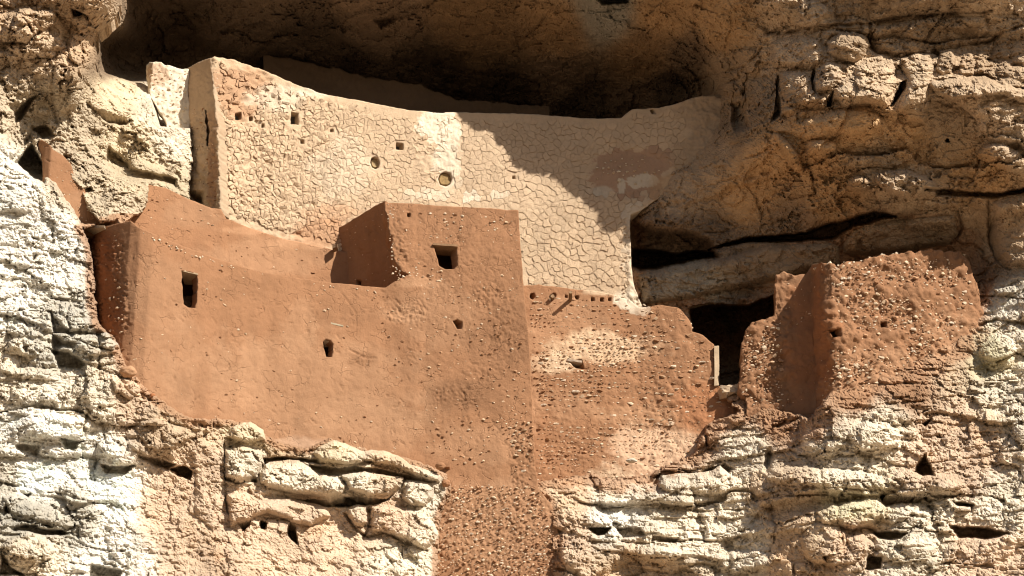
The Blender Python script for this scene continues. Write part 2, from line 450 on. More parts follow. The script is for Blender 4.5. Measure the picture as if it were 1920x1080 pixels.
# ------------------------------------------------------------------ cliff: how far each part of it lies
CP = [  # (u, v, distance in metres)
 # left cliff, pale buttress below and rough brown rock above
 (-300, 1000, 40.0), (0, 1060, 41.0), (0, 880, 41.5), (0, 700, 41.7), (0, 560, 41.9), (0, 420, 42.1), (0, 300, 42.4), (0, 240, 42.8), (-300, 500, 41.2), (-300, 100, 41.5),
 (120, 700, 41.9), (120, 880, 41.9), (120, 1050, 41.6), (110, 560, 42.2), (130, 420, 42.7), (80, 340, 42.6), (200, 660, 42.1), (210, 750, 42.2), (240, 880, 42.3), (240, 1050, 42.1),
 (0, 120, 42.6), (0, 0, 42.2), (100, 60, 42.8), (100, 180, 43.3), (100, 250, 43.6), (170, 120, 43.6), (175, 40, 43.3), (215, 0, 43.2), (200, -120, 43.4), (0, -200, 42.4), (60, 280, 43.6),
 (190, 180, 44.3), (250, 220, 44.8), (320, 200, 45.4), (360, 300, 45.8), (300, 300, 45.2), (230, 300, 44.7), (180, 300, 44.1), (170, 370, 43.5), (232, 370, 43.55), (215, 400, 43.35), (262, 350, 43.95), (290, 390, 44.3),
 # rock below the walls, left and middle
 (250, 730, 42.3), (300, 770, 42.5), (380, 810, 42.9), (470, 840, 43.5), (560, 870, 44.0), (650, 860, 44.1), (760, 870, 44.4), (820, 890, 44.8),
 (300, 900, 42.7), (300, 1060, 42.5), (420, 900, 43.3), (420, 1060, 43.0), (550, 960, 43.9), (550, 1070, 43.7), (700, 960, 44.2), (700, 1070, 44.1), (800, 960, 44.6), (800, 1070, 44.5),
 (930, 960, 45.8), (930, 1080, 45.9), (930, 1200, 45.0), (600, 1300, 43.0), (200, 1300, 41.2), (1060, 950, 45.4), (1070, 1070, 45.3),
 # alcove: back and ceiling
 (200, 110, 46.5), (240, 60, 46.0), (240, 0, 45.4), (300, 120, 48.3), (400, 150, 49.2), (400, 60, 47.6), (400, 0, 46.5), (500, 200, 50.6), (600, 100, 49.2), (600, 0, 46.5), (800, 220, 51.3), (800, 150, 50.2), (800, 60, 48.0), (800, 0, 46.6),
 (1000, 230, 51.4), (1000, 150, 50.0), (1000, 60, 47.8), (1000, 0, 46.5), (1170, 200, 50.3), (1170, 120, 48.6), (1170, 50, 46.9), (1170, 0, 46.0), (1300, 170, 48.9), (1300, 110, 47.4), (1300, 50, 46.1), (1300, 5, 45.4),
 (300, -60, 44.6), (500, -65, 45.3), (700, -65, 45.3), (900, -65, 45.2), (1082, -77, 45.04), (1200, -70, 44.76), (1270, -64, 44.6), (1396, -10, 44.62), (1450, 5, 44.55), (1440, 45, 45.05), (1480, 60, 45.0), (1500, 100, 44.95),
 (300, -160, 44.1), (500, -160, 44.7), (900, -180, 44.7), (1082, -180, 44.9), (1270, -180, 44.6), (1400, -120, 44.5), (500, -600, 44.2), (1000, -600, 44.9), (1500, -600, 45.0), (100, -600, 43.6), (2000, -600, 45.0),
 # right cliff: lit crest, undercut, groove, slab
 (1395, 60, 45.3), (1380, 140, 46.3), (1375, 205, 46.85), (1352, 250, 47.05), (1455, 95, 45.3), (1460, 165, 45.4), (1415, 145, 45.95), (1550, 15, 44.35), (1560, 70, 44.55), (1550, 160, 44.55), (1650, 15, 44.1), (1650, 92, 44.85), (1650, 180, 44.4), (1750, 10, 44.0), (1750, 82, 44.9), (1740, 150, 44.35), (1830, 10, 44.1), (1830, 75, 44.9), (1830, 180, 44.35), (1920, 60, 44.3), (1920, 200, 44.3), (2200, 100, 44.3),
 (1440, 240, 45.6), (1400, 290, 46.3), (1335, 300, 47.0), (1280, 335, 47.2), (1225, 380, 47.6), (1330, 380, 47.4), (1450, 330, 46.35), (1450, 400, 47.1), (1560, 260, 45.0), (1560, 330, 45.7), (1560, 400, 46.5), (1680, 260, 44.9), (1680, 330, 45.45), (1680, 390, 46.0),
 (1800, 270, 44.9), (1800, 350, 45.7), (1920, 290, 44.7), (1920, 350, 45.5), (2200, 300, 44.9), (2200, 420, 45.6),
 (1240, 530, 47.9), (1400, 500, 47.6), (1550, 470, 47.1), (1700, 440, 46.6), (1830, 430, 46.4), (1920, 430, 46.0), (1400, 560, 47.9), (1600, 520, 47.6), (1800, 500, 47.2), (1860, 560, 46.2),
 (1860, 600, 46.0), (1920, 540, 45.7), (1900, 640, 45.5), (1850, 700, 45.5), (1920, 800, 44.9), (2200, 700, 44.3),
 # pale rock lower right
 (1100, 920, 46.1), (1180, 905, 46.2), (1200, 960, 45.8), (1200, 1070, 45.6), (1300, 860, 46.3), (1300, 930, 45.9), (1300, 1060, 45.6), (1400, 780, 46.3), (1400, 860, 45.8), (1400, 950, 45.7), (1400, 1060, 45.6),
 (1480, 770, 46.0), (1540, 760, 45.0), (1530, 850, 45.1), (1470, 930, 45.0), (1480, 1060, 44.8), (1600, 740, 45.2), (1700, 720, 45.3), (1780, 690, 45.5), (1700, 820, 45.0), (1700, 950, 44.6), (1700, 1060, 44.3), (1850, 900, 44.6), (1850, 1060, 44.2), (1600, 950, 44.7), (1600, 1060, 44.4),
 (1300, 1300, 44.6), (1900, 1300, 43.2), (2200, 1000, 43.6), (-300, 1300, 39.5), (900, 1300, 44.0),
 (-700, 600, 40.5), (2700, 600, 42.5), (960, 1900, 40.5), (0, 1900, 38.0), (1900, 1900, 40.0), (960, 2500, 35.0), (-500, 2500, 34.0), (2500, 2500, 35.0), (960, -1300, 43.5), (-600, -1300, 42.5), (2500, -1300, 42.5)]
CP = np.array(CP, float)
def _tps(r2): return r2 * np.log(r2 + 1e-9)
def rbf_fit(P, val, reg=2e-4):
    X = P / 1000.0; n = len(X)
    r2 = ((X[:, None] - X[None]) ** 2).sum(-1)
    K = _tps(r2) + np.eye(n) * reg
    Q = np.concatenate([np.ones((n, 1)), X], 1)
    A = np.block([[K, Q], [Q.T, np.zeros((3, 3))]])
    return np.linalg.solve(A, np.concatenate([val, np.zeros(3)]))
_w = rbf_fit(CP[:, :2], CP[:, 2])
_gu = np.arange(-900, 2801, 12.0); _gv = np.arange(-1500, 2701, 12.0)
_GU, _GV = np.meshgrid(_gu, _gv)
_gx = np.stack([_GU, _GV], -1).reshape(-1, 2) / 1000
_val = np.zeros(len(_gx))
for s in range(0, len(_gx), 20000):
    q = _gx[s:s + 20000]
    r2 = ((q[:, None] - CP[None, :, :2] / 1000) ** 2).sum(-1)
    _val[s:s + 20000] = _tps(r2) @ _w[:len(CP)] + _w[len(CP)] + q @ _w[len(CP) + 1:]
_val = _val.reshape(_GU.shape)
def base_depth(u, v):
    x = np.clip((u - _gu[0]) / 12.0, 0, len(_gu) - 1.001); y = np.clip((v - _gv[0]) / 12.0, 0, len(_gv) - 1.001)
    i = x.astype(int); j = y.astype(int); a = x - i; b = y - j
    return (_val[j, i] * (1 - a) * (1 - b) + _val[j, i + 1] * a * (1 - b) + _val[j + 1, i] * (1 - a) * b + _val[j + 1, i + 1] * a * b)

# zones: u, v, colour, strata, lumps, fine relief
Z = [
 (0, 350, WHITE, .6, .5, 1.0), (0, 550, WHITE, .8, .6, 1), (120, 450, WHITE, .5, .5, 1.1), (0, 700, CREAM, .9, .6, .9), (120, 640, GREY, .9, .7, .9), (180, 740, CREAM, .8, .5, .9), (60, 820, WHITE, .8, .6, .8), (180, 870, WHITE * 1.05, .7, .5, .6),
 (60, 905, WHITE * 1.15, .4, .3, .4), (200, 925, WHITE * 1.15, .4, .3, .5), (50, 960, GREY * .8, .8, .7, 1), (0, 920, GREY, .7, .7, 1), (150, 960, GREY, .8, .6, 1), (60, 1050, CREAM, .5, .6, .7), (200, 1050, WHITE, .6, .6, .8),
 (0, 0, BROWN, .2, .9, 1.4), (60, 100, TANR, .2, 1, 1.4), (150, 80, BROWN * 1.15, .2, 1, 1.4), (60, 200, GREYB, .2, 1.0, 1.5), (130, 230, GREYB, .2, .9, 1.5), (170, 20, BROWN, .2, 1, 1.3), (200, 30, TANR, .2, .7, 1),
 (220, 170, YEL * 1.05, .2, .7, .7), (300, 190, CREAM, .1, .4, .7), (250, 270, YEL, .2, .6, 1), (320, 260, CREAM, .2, .6, 1.0), (250, 330, YEL * .8, .2, .5, .5), (300, 330, YEL * .75, .2, .4, .4),
 (150, 330, GREYB, .1, .7, 1.6), (220, 380, GREYB * 1.05, .1, .5, 1.7), (180, 400, GREYB, .1, .5, 1.5),
 (205, 90, DARKB, .3, .8, 1), (215, 125, DARKB, .3, .8, 1), (250, 20, DARKB * 1.3, .3, .8, 1), (250, 110, DARKB, .3, .8, 1), (270, 60, DARKB, .3, .8, 1), (1300, 250, BROWN * .95, .2, .3, .5), (1340, 280, BROWN * .95, .2, .3, .5), (1300, 100, DARKB, .3, .8, 1), (340, 100, DARKB, .3, .8, 1), (450, 60, DARKB, .4, .8, .8), (600, 100, DARKB * .6, .4, .8, .8), (500, 140, DARKB * .45, .4, .8, .8), (650, 150, DARKB * .4, .4, .8, .8), (950, 190, DARKB * .4, .4, .8, .8), (1080, 195, DARKB * .4, .4, .8, .8), (1250, 175, DARKB * .5, .4, .8, .8), (800, 150, DARKB * .5, .5, .8, .8), (700, 30, DARKB * 1.3, .3, .5, .5), (900, 40, ORANGE * .6, .2, .4, .5), (1050, 60, ORANGE * .85, .2, .4, .6),  # scaled-down DARKB: deep shade of the recess put into the rock colour
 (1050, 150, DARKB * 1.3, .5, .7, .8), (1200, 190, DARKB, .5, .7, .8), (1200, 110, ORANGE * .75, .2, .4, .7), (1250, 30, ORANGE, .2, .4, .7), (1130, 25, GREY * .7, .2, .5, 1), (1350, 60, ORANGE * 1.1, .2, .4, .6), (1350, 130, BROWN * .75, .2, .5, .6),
 (1380, 230, BROWN * .7, .3, .8, .9), (1420, 210, BROWN * .8, .2, .8, 1), (1500, 20, TANR, .3, .7, 1.2), (1600, 30, BROWN * .8, .6, .4, .7), (1750, 60, BROWN * .75, .4, .4, .6), (1880, 40, TANR, .3, .7, 1.1), (1500, 100, TANR, .1, .7, 1.2), (1600, 150, TANR * .95, .1, .7, 1.2), (1720, 150, TANR * .95, .1, .7, 1.2),
 (1850, 120, BROWN * .85, .2, .6, .8), (1850, 200, TANR, .2, .6, 1.1), (1780, 220, BROWN * .8, .2, .5, .6), (1620, 240, ORANGE * 1.25, .2, .5, .7), (1500, 270, ORANGE * 1.3, .3, .6, .9), (1450, 300, ORANGE * 1.4, .3, .5, .7), (1400, 350, ORANGE * 1.3, .3, .4, .6), (1280, 360, BROWN * .95, .2, .3, .5),
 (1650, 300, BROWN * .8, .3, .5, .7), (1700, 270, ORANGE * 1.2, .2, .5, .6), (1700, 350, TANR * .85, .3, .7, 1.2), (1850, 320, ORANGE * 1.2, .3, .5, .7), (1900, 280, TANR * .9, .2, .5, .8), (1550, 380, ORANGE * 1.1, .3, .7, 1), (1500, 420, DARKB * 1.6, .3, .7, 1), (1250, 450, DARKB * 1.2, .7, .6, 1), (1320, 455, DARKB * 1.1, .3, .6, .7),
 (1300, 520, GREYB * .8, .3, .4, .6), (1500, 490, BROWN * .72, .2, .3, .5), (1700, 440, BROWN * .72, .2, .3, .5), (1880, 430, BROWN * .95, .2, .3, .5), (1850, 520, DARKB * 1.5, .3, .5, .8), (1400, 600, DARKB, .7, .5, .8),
 (1870, 560, GREY * 1.2, .5, .4, .5), (1900, 620, CREAM, .6, .7, 1), (1850, 660, GREEN * 1.35, .5, .7, 1), (1780, 680, TANR * .9, .6, .5, 1.1), (1700, 720, MUDL * .95, .7, .4, 1.1), (1600, 730, MUD, .6, .4, 1.2), (1540, 790, CREAM, .6, .6, 1), (1450, 790, MUDL, .6, .5, 1.2),
 (1880, 750, CREAM * .95, .7, .7, 1), (1650, 800, CREAM, .7, .7, 1.1), (1780, 800, PINK, .8, .7, 1.1), (1800, 880, PINK * .95, .5, .6, 1), (1400, 830, CREAM, .7, .6, 1.1), (1300, 820, PINK, .5, .4, 1), (1200, 860, PINK, .4, .3, 1),
 (1150, 920, CREAM, .9, .3, .9), (1250, 900, CREAM * .95, .7, .7, 1), (1150, 960, WHITE * .95, 1.0, .4, .9), (1350, 960, CREAM * 1.05, 1.1, .3, .9), (1250, 1020, CREAM, 1.2, .3, .9), (1180, 1070, TANR, .6, .5, .8), (1230, 1070, TANR, .6, .5, .8), (1400, 1040, CREAM, 1.1, .3, .8), (1480, 950, TANR * .95, .7, .6, .8), (1480, 1050, BROWN * 1.2, .4, .6, .7),
 (1600, 900, CREAM, .8, .8, 1), (1600, 1000, PINK, .5, .8, .8), (1600, 950, GREEN * 1.3, .8, .7, 1), (1750, 950, CREAM, .8, .8, 1), (1700, 1030, CREAM * .97, .4, .8, .8), (1850, 1030, PINK * 1.05, .4, .5, .7), (1880, 950, CREAM * .95, .5, .6, 1), (1750, 880, PINK, .6, .8, .9),
 (250, 740, PINK, .5, .5, .9), (300, 800, TANR * .9, .6, .5, 1.3), (380, 800, TANR, .6, .5, 1.3), (460, 815, YEL, .4, .5, .9), (380, 880, PINK, .2, .3, 1.0), (320, 950, PINK, .2, .2, 1.0), (380, 1040, PINK * .97, .3, .3, 1), (460, 870, CREAM * .95, .4, .6, 1.1), (460, 950, PINK, .2, .4, .7),
 (550, 895, CREAM, .4, .5, 1), (650, 900, CREAM, .4, .6, 1), (620, 845, YEL * .95, .3, .5, 1), (740, 865, TANR, .3, .4, 1), (790, 930, CREAM * .95, .3, .6, 1.1), (560, 960, PINK, .2, .4, .5), (620, 1000, PINK * 1.05, .2, .2, .5), (740, 970, PINK * 1.05, .2, .6, .7), (760, 1040, CREAM * 1.1, .2, .5, .7), (550, 1060, PINK * 1.05, .15, .2, .5),
 (1060, 1000, PINK * .9, .5, .5, 1.3), (1070, 930, TANR, .8, .4, 1.1), (540, 840, BROWN, .3, .4, .8)]
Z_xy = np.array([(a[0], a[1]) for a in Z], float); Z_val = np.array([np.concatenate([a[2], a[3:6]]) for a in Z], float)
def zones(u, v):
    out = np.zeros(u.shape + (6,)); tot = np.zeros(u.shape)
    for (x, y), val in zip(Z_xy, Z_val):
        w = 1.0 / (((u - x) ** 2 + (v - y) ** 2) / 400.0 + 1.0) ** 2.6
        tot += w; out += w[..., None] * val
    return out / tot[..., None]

# extra hollows and swellings: closed outlines (metres further away, feather px)
HOLLOW = [
 ([(30, 305), (60, 270), (80, 300), (82, 345), (60, 335)], 1.6, 5),
 ([(1183, 415), (1230, 430), (1290, 436), (1330, 450), (1345, 478), (1300, 492), (1200, 508), (1184, 500)], .9, 10), ([(1184, 468), (1230, 470), (1270, 478), (1310, 470), (1340, 474), (1345, 482), (1300, 490), (1200, 507), (1184, 500)], 2.0, 5),
 ([(1330, 468), (1400, 455), (1500, 452), (1560, 448), (1600, 425), (1680, 405), (1640, 395), (1600, 408), (1500, 436), (1400, 446)], 1.8, 5),
 ([(1295, 578), (1330, 572), (1400, 575), (1453, 555), (1456, 600), (1400, 660), (1395, 730), (1342, 730), (1344, 650), (1300, 625)], 3.0, 5),
 ([(1750, 355), (1800, 360), (1870, 362), (1925, 352), (1925, 362), (1870, 372), (1800, 368), (1755, 366)], .5, 4),
 ([(320, 880), (345, 873), (362, 885), (357, 900), (335, 893)], .7, 3), ([(258, 855), (300, 858), (330, 872), (315, 880), (285, 872)], .35, 4),
 ([(420, 895), (480, 893), (482, 903), (440, 906), (420, 902)], .4, 4),
 ([(555, 937), (600, 940), (640, 932), (690, 935), (730, 937), (700, 946), (640, 950), (600, 948), (570, 944)], .9, 3),
 ([(445, 975), (460, 962), (470, 968), (468, 985), (455, 997)], .8, 3), ([(487, 985), (492, 975), (502, 980), (498, 992), (489, 990)], .6, 2), ([(538, 1000), (545, 980), (556, 990), (557, 1020), (548, 1012)], .8, 3),
 ([(485, 880), (495, 860), (500, 870), (488, 900)], .4, 3), ([(570, 872), (640, 878), (700, 876), (760, 890), (820, 905), (760, 900), (700, 893), (640, 893), (600, 888)], .45, 4),
 ([(490, 858), (560, 858), (620, 866), (600, 872), (560, 864), (495, 866)], .35, 3),
 ([(1102, 990), (1145, 990), (1135, 1003), (1120, 1005)], .7, 3), ([(1155, 990), (1200, 990), (1212, 1003), (1165, 1010)], .35, 3), ([(1225, 1005), (1275, 1008), (1265, 1018), (1222, 1014)], .3, 3),
 ([(1130, 1068), (1190, 1040), (1290, 1062), (1330, 1090), (1100, 1095)], .22, 14),
 ([(1215, 905), (1240, 880), (1310, 885), (1360, 870), (1375, 880), (1365, 895), (1300, 890), (1250, 893), (1225, 910)], .45, 5),
 ([(1712, 885), (1735, 850), (1742, 870), (1752, 890), (1730, 893)], 1.0, 4), ([(1645, 930), (1700, 935), (1740, 930), (1720, 942), (1660, 948)], .6, 4), ([(1640, 1000), (1670, 995), (1700, 1000), (1690, 1010), (1650, 1010)], .7, 4),
 ([(1778, 985), (1850, 990), (1890, 1000), (1850, 1012), (1800, 1008)], .9, 5), ([(1542, 1045), (1575, 1038), (1580, 1048), (1550, 1054)], .7, 3), ([(1625, 1040), (1655, 1045), (1652, 1066), (1620, 1068)], .7, 3), ([(1785, 940), (1830, 945), (1825, 955), (1790, 948)], .5, 3), ([(1434, 850), (1442, 838), (1450, 850), (1440, 890), (1432, 888)], .3, 8),
 ([(1730, 795), (1750, 785), (1735, 800)], .5, 3), ([(1430, 950), (1480, 935), (1560, 930), (1600, 940), (1560, 955), (1500, 970), (1450, 985)], .3, 14),
 ([(95, 585), (150, 640), (140, 655), (118, 650), (100, 668)], .3, 5), ([(95, 655), (130, 660), (160, 680), (150, 693), (110, 690)], .5, 5), ([(30, 835), (75, 835), (70, 855), (40, 848)], .35, 5), ([(112, 822), (150, 828), (140, 845), (125, 842)], .35, 4), ([(190, 870), (255, 872), (230, 888), (200, 888)], .4, 4),
 ([(20, 985), (60, 985), (130, 998), (120, 1004), (70, 1002), (25, 995)], .5, 4), ([(170, 1060), (230, 1070), (215, 1095), (160, 1090)], .5, 4), ([(0, 1035), (20, 1062), (45, 1078), (0, 1080)], .5, 4), ([(12, 940), (20, 955), (18, 962), (10, 958)], .4, 3), ([(35, 930), (60, 925), (45, 940)], .4, 4),
 ([(170, 182), (200, 205), (240, 222), (250, 225), (235, 233), (200, 232), (185, 212), (165, 195)], .5, 4), ([(197, 300), (205, 275), (250, 315), (330, 335), (330, 350), (290, 340), (240, 335), (205, 320)], .45, 5),
 ([(25, 215), (50, 185), (70, 178), (40, 225), (30, 232)], .45, 4), ([(60, 245), (85, 235), (105, 255), (80, 262)], .5, 5), ([(133, 15), (150, 22), (165, 30), (175, 50), (160, 45), (140, 30)], .5, 3), ([(155, 355), (170, 350), (175, 360), (160, 365)], .3, 3),
 ([(1520, 150), (1525, 130), (1532, 150), (1526, 175), (1521, 170)], .9, 2.5), ([(1552, 185), (1562, 168), (1565, 185), (1556, 200), (1550, 200)], .8, 2.5), ([(1668, 198), (1690, 155), (1700, 150), (1698, 165), (1680, 190)], 1.0, 2.5), ([(1750, 100), (1762, 98), (1760, 108)], .5, 2), ([(1448, 185), (1460, 140), (1466, 190), (1462, 220), (1445, 225)], .6, 4),
 ([(1778, 258), (1783, 266), (1774, 266)], .5, 2), ([(1370, 195), (1395, 190), (1405, 240), (1380, 248)], .5, 6),
 ([(1120, 0), (1180, -6), (1180, 4), (1130, 8)], .7, 4), ([(700, 40), (740, 28), (745, 38), (715, 55)], .4, 5),
]
CRACK = [  # polyline, half width px, metres deep
 ([(1440, 65), (1480, 62), (1530, 50), (1620, 45), (1700, 30), (1800, 25), (1860, 20)], 2.2, .25), ([(1630, 45), (1631, 80), (1645, 98), (1690, 108), (1740, 100), (1800, 85), (1850, 80), (1885, 60), (1920, 50)], 2.6, .4),
 ([(1440, 130), (1480, 125), (1520, 130), (1540, 112), (1575, 118), (1600, 120)], 2.2, .3), ([(1550, 110), (1548, 80), (1560, 65)], 1.8, .25), ([(1500, 205), (1550, 205), (1620, 200), (1665, 202)], 1.8, .2),
 ([(1740, 152), (1800, 145), (1850, 140), (1880, 160), (1920, 165)], 2, .3), ([(1440, 245), (1480, 255), (1500, 262), (1505, 250)], 1.6, .15), ([(1505, 265), (1520, 320), (1525, 350), (1530, 365), (1480, 372)], 1.8, .2),
 ([(1385, 300), (1420, 290), (1450, 272), (1470, 262)], 1.5, .15), ([(1400, 335), (1440, 322), (1445, 318)], 3.0, .2), ([(1650, 280), (1680, 282)], 2, .2), ([(1795, 395), (1802, 430), (1790, 455), (1750, 470)], 1.8, .2), ([(1580, 455), (1578, 475), (1620, 485)], 1.6, .15),
 ([(1855, 375), (1855, 440), (1870, 490), (1895, 505)], 2.5, .3), ([(1660, 425), (1672, 445)], 1.5, .12), ([(1740, 355), (1800, 358), (1870, 366), (1920, 358)], 2.5, .35), ([(1380, 150), (1350, 165), (1330, 178)], 2.2, .2), ([(1440, 75), (1420, 100), (1390, 125), (1340, 140), (1300, 152)], 2.0, .2),
 ([(960, 85), (1010, 50), (1030, 25), (1080, 18)], 2, .15), ([(1010, 48), (1050, 58), (1090, 75)], 1.5, .1), ([(700, 42), (760, 32), (820, 0)], 2.5, .2), ([(1320, 350), (1340, 345), (1395, 325)], 1.3, .08),
 ([(0, 5), (30, 20), (50, 40), (60, 60)], 2, .25), ([(10, 82), (50, 85), (75, 60)], 2.5, .3), ([(60, 240), (45, 280), (20, 300)], 3, .3), ([(110, 235), (95, 180), (105, 100)], 2.5, .2), ([(160, 0), (150, 20), (170, 35), (183, 60)], 2.5, .3),
 ([(420, 830), (420, 900), (428, 960)], 1.8, .2), ([(250, 790), (300, 790), (350, 812), (372, 830)], 1.8, .15), ([(690, 950), (692, 990), (680, 1010)], 1.6, .15), ([(760, 895), (745, 925), (730, 935)], 1.8, .2), ([(655, 842), (652, 855)], 1.5, .12),
 ([(650, 962), (665, 990), (690, 1010), (720, 1000), (760, 1020), (800, 1030)], 2, .2), ([(0, 905), (60, 915), (110, 925), (190, 945), (230, 955)], 2, .15), ([(20, 960), (60, 975), (110, 985), (135, 1000)], 2, .2), ([(95, 625), (140, 632), (200, 655), (222, 655)], 2.2, .25),
 ([(1080, 945), (1140, 945), (1200, 952), (1300, 958), (1400, 955)], 2, .2), ([(1060, 930), (1100, 920), (1150, 925)], 1.6, .15), ([(1430, 960), (1380, 1010), (1300, 1000)], 1.5, .1), ([(1500, 920), (1560, 915), (1620, 920), (1650, 930)], 2.5, .25), ([(1620, 990), (1640, 1000)], 3, .25), ([(1790, 925), (1850, 930), (1880, 940)], 2, .2),
 ([(1880, 930), (1880, 990)], 1.5, .12), ([(1490, 1055), (1491, 1080)], 1.5, .15), ([(1575, 990), (1580, 1030)], 1.5, .1), ([(1320, 810), (1330, 845), (1318, 850)], 2.5, .25), ([(1520, 770), (1490, 790), (1450, 800), (1440, 812)], 2.5, .3), ([(1840, 555), (1920, 560)], 1.5, .2), ([(1830, 610), (1870, 600), (1920, 608)], 2, .25), ([(1895, 560), (1920, 545)], 1.5, .1),
 ([(1630, 690), (1700, 700), (1760, 705)], 1.8, .12), ([(1640, 760), (1700, 755), (1780, 745), (1850, 735)], 1.8, .15), ([(1220, 800), (1245, 805), (1270, 798)], 2, .2)]
SWELL = [  # u, v, ru, rv, angle, metres nearer
 (60, 60, 60, 50, 0, .35), (30, 55, 35, 30, 0, .25), (155, 75, 28, 45, 10, .3), (190, 30, 35, 35, 0, .4), (170, 110, 15, 20, 0, .2), (215, 190, 45, 22, 30, .3), (120, 160, 40, 50, 0, .2), (260, 240, 30, 25, 0, .15), (290, 290, 60, 35, 15, .25),
 (170, 645, 55, 18, 8, .3), (60, 700, 60, 12, 5, .15), (100, 800, 80, 25, 0, .2), (220, 850, 40, 30, 0, .25), (60, 960, 60, 20, 15, .25), (50, 1030, 50, 30, 0, .25), (240, 1000, 40, 60, 0, .2),
 (1500, 20, 70, 30, 15, .3), (1490, 190, 25, 45, 0, .2), (1830, 170, 90, 28, 8, .45), (1880, 230, 50, 40, 30, .35), (1600, 230, 60, 25, 0, .25), (1520, 240, 40, 20, 0, .2), (1700, 345, 60, 24, 10, .5), (1540, 290, 30, 20, 0, .2), (1480, 290, 12, 45, -35, .5), (1880, 295, 45, 24, 20, .5), (1540, 275, 30, 14, 0, .35), (1610, 345, 22, 14, 0, .4),
 (1310, 905, 80, 22, 0, .35), (1270, 935, 60, 14, 0, .2), (1560, 900, 130, 22, 5, .4), (1740, 905, 80, 22, 10, .4), (1600, 960, 70, 22, -8, .4), (1700, 965, 50, 25, 0, .3), (1550, 1020, 50, 40, 0, .35), (1700, 1020, 60, 35, 0, .3), (1840, 1030, 70, 30, -10, .2), (1640, 820, 50, 30, 0, .3), (1540, 830, 40, 30, 0, .25), (1900, 820, 40, 60, 0, .2), (1680, 780, 60, 16, 0, .2),
 (1870, 660, 35, 35, 0, .25), (1120, 970, 60, 16, 5, .2), (1200, 1030, 90, 12, 5, .2), (1080, 1040, 30, 30, 0, .2), (1400, 1050, 60, 18, 0, .15), (270, 830, 35, 20, 20, .2), (380, 850, 40, 26, 0, .1)]

ALCOVE_EDGE = [(234, -400), (230, -20), (224, 22), (206, 45), (188, 60), (184, 88), (184, 112), (174, 126), (180, 134), (205, 142), (245, 153), (276, 152), (300, 240), (560, 240), (560, -400)]
WALLS = []   # (outline, depth function)
def layered(P, wp, fz, fx, sd, sharp=.10):
    """bedding broken into blocks: every bed stands out by its own amount and is cut by upright joints; undercut at the foot"""
    s = (P[..., 2] + P[..., 0] * .04) * fz + wp[..., 0] * fz * .16 + fbm(P * np.array([.45, .45, .6]), 3, sd) * .9 + 7
    k = np.floor(s); fr = s - k; k = k.astype(np.int32)
    off = _G[_hash(k, 3, 5, sd), 0]
    x = P[..., 0] * fx + (P[..., 1] * fx * .7) + off * 7 + wp[..., 1] * fx * .35
    j = np.floor(x); fx_ = x - j; j = j.astype(np.int32)
    a = _G[_hash(k, j, 9, sd), 1] * .5
    edge = np.minimum(sstep(0, .07, fx_), sstep(1, .93, fx_))
    prof = np.where(fr < sharp, fr / sharp, 1 - .45 * (fr - sharp) / (1 - sharp))
    return (a + .25 * off) + .55 * prof - .25 * (1 - edge)

def cliff_relief(u, v, P, zz):
    """metres nearer to the camera"""
    st, lu, fi = zz[..., 3], zz[..., 4], zz[..., 5]
    st = st + .45 * sstep(1490, 1570, u) * sstep(440, 400, v)
    fi = fi * (.35 + .8 * sstep(-.25, .3, fbm(P * np.array([.8, .8, 1.3]) + 77, 4, 51, .6)))
    wp = np.stack([fbm(P * 1.1, 5, 5, .62), fbm(P * 1.1 + 20, 5, 6, .62), fbm(P * 1.1 + 40, 5, 7, .62)], -1)
    q = P + wp * 0.6
    out = fbm(P * 0.55, 5, 1, .55) * 0.30 * (0.4 + 0.6 * lu)
    joint = sstep(-.15, .35, fbm(P * .8 + 11, 3, 9))
    f1, f2, r = worley(q * np.array([1.0, .9, 1.5]), 3)
    out += lu * (0.26 * (r - 0.5) + 0.10 * (1 - f1 ** 2) - 0.14 * joint * sstep(0.10, 0.0, f2 - f1))
    f1, f2, r = worley(q * np.array([3.6, 3.2, 5.2]) + 7, 4)
    out += (0.35 + .65 * lu) * (0.13 * (r - 0.5) + 0.02 * (1 - f1 ** 2) - 0.03 * joint * sstep(0.14, 0.0, f2 - f1))
    pa = sstep(-.3, .25, fbm(P * .9 + 31, 3, 50))
    out += st * (.30 * layered(P, wp, 1.15, .55, 11, .12) + .15 * (.3 + .7 * pa) * layered(P, wp, 3.1, 1.2, 12) + .060 * layered(P, wp, 7.5, 2.4, 13) + .020 * layered(P, wp, 18.0, 6.0, 14))
    out += fi * (0.07 * fbm(P * 3.7, 6, 21, .70) + .05 * fbm(P * np.array([4.5, 4.5, 7.0]) + wp, 5, 22, .68, True))
    f1, f2, r = worley(P * np.array([10., 10., 14.]) + wp * 2, 8)
    out += fi * 0.055 * (r - .5)
    n = fbm(P * 8 + 5, 3, 24, .6)
    out -= fi * .06 * sstep(.22, .42, n)
    out += fi * 0.026 * fbm(P * 26.0, 2, 23, .8)
    return out

def warped(u, v):
    q = np.stack([u * .02, v * .02, np.zeros_like(u)], -1)
    return u + 9 * fbm(q, 5, 61, .68), v + 8 * fbm(q + 30, 5, 62, .68)

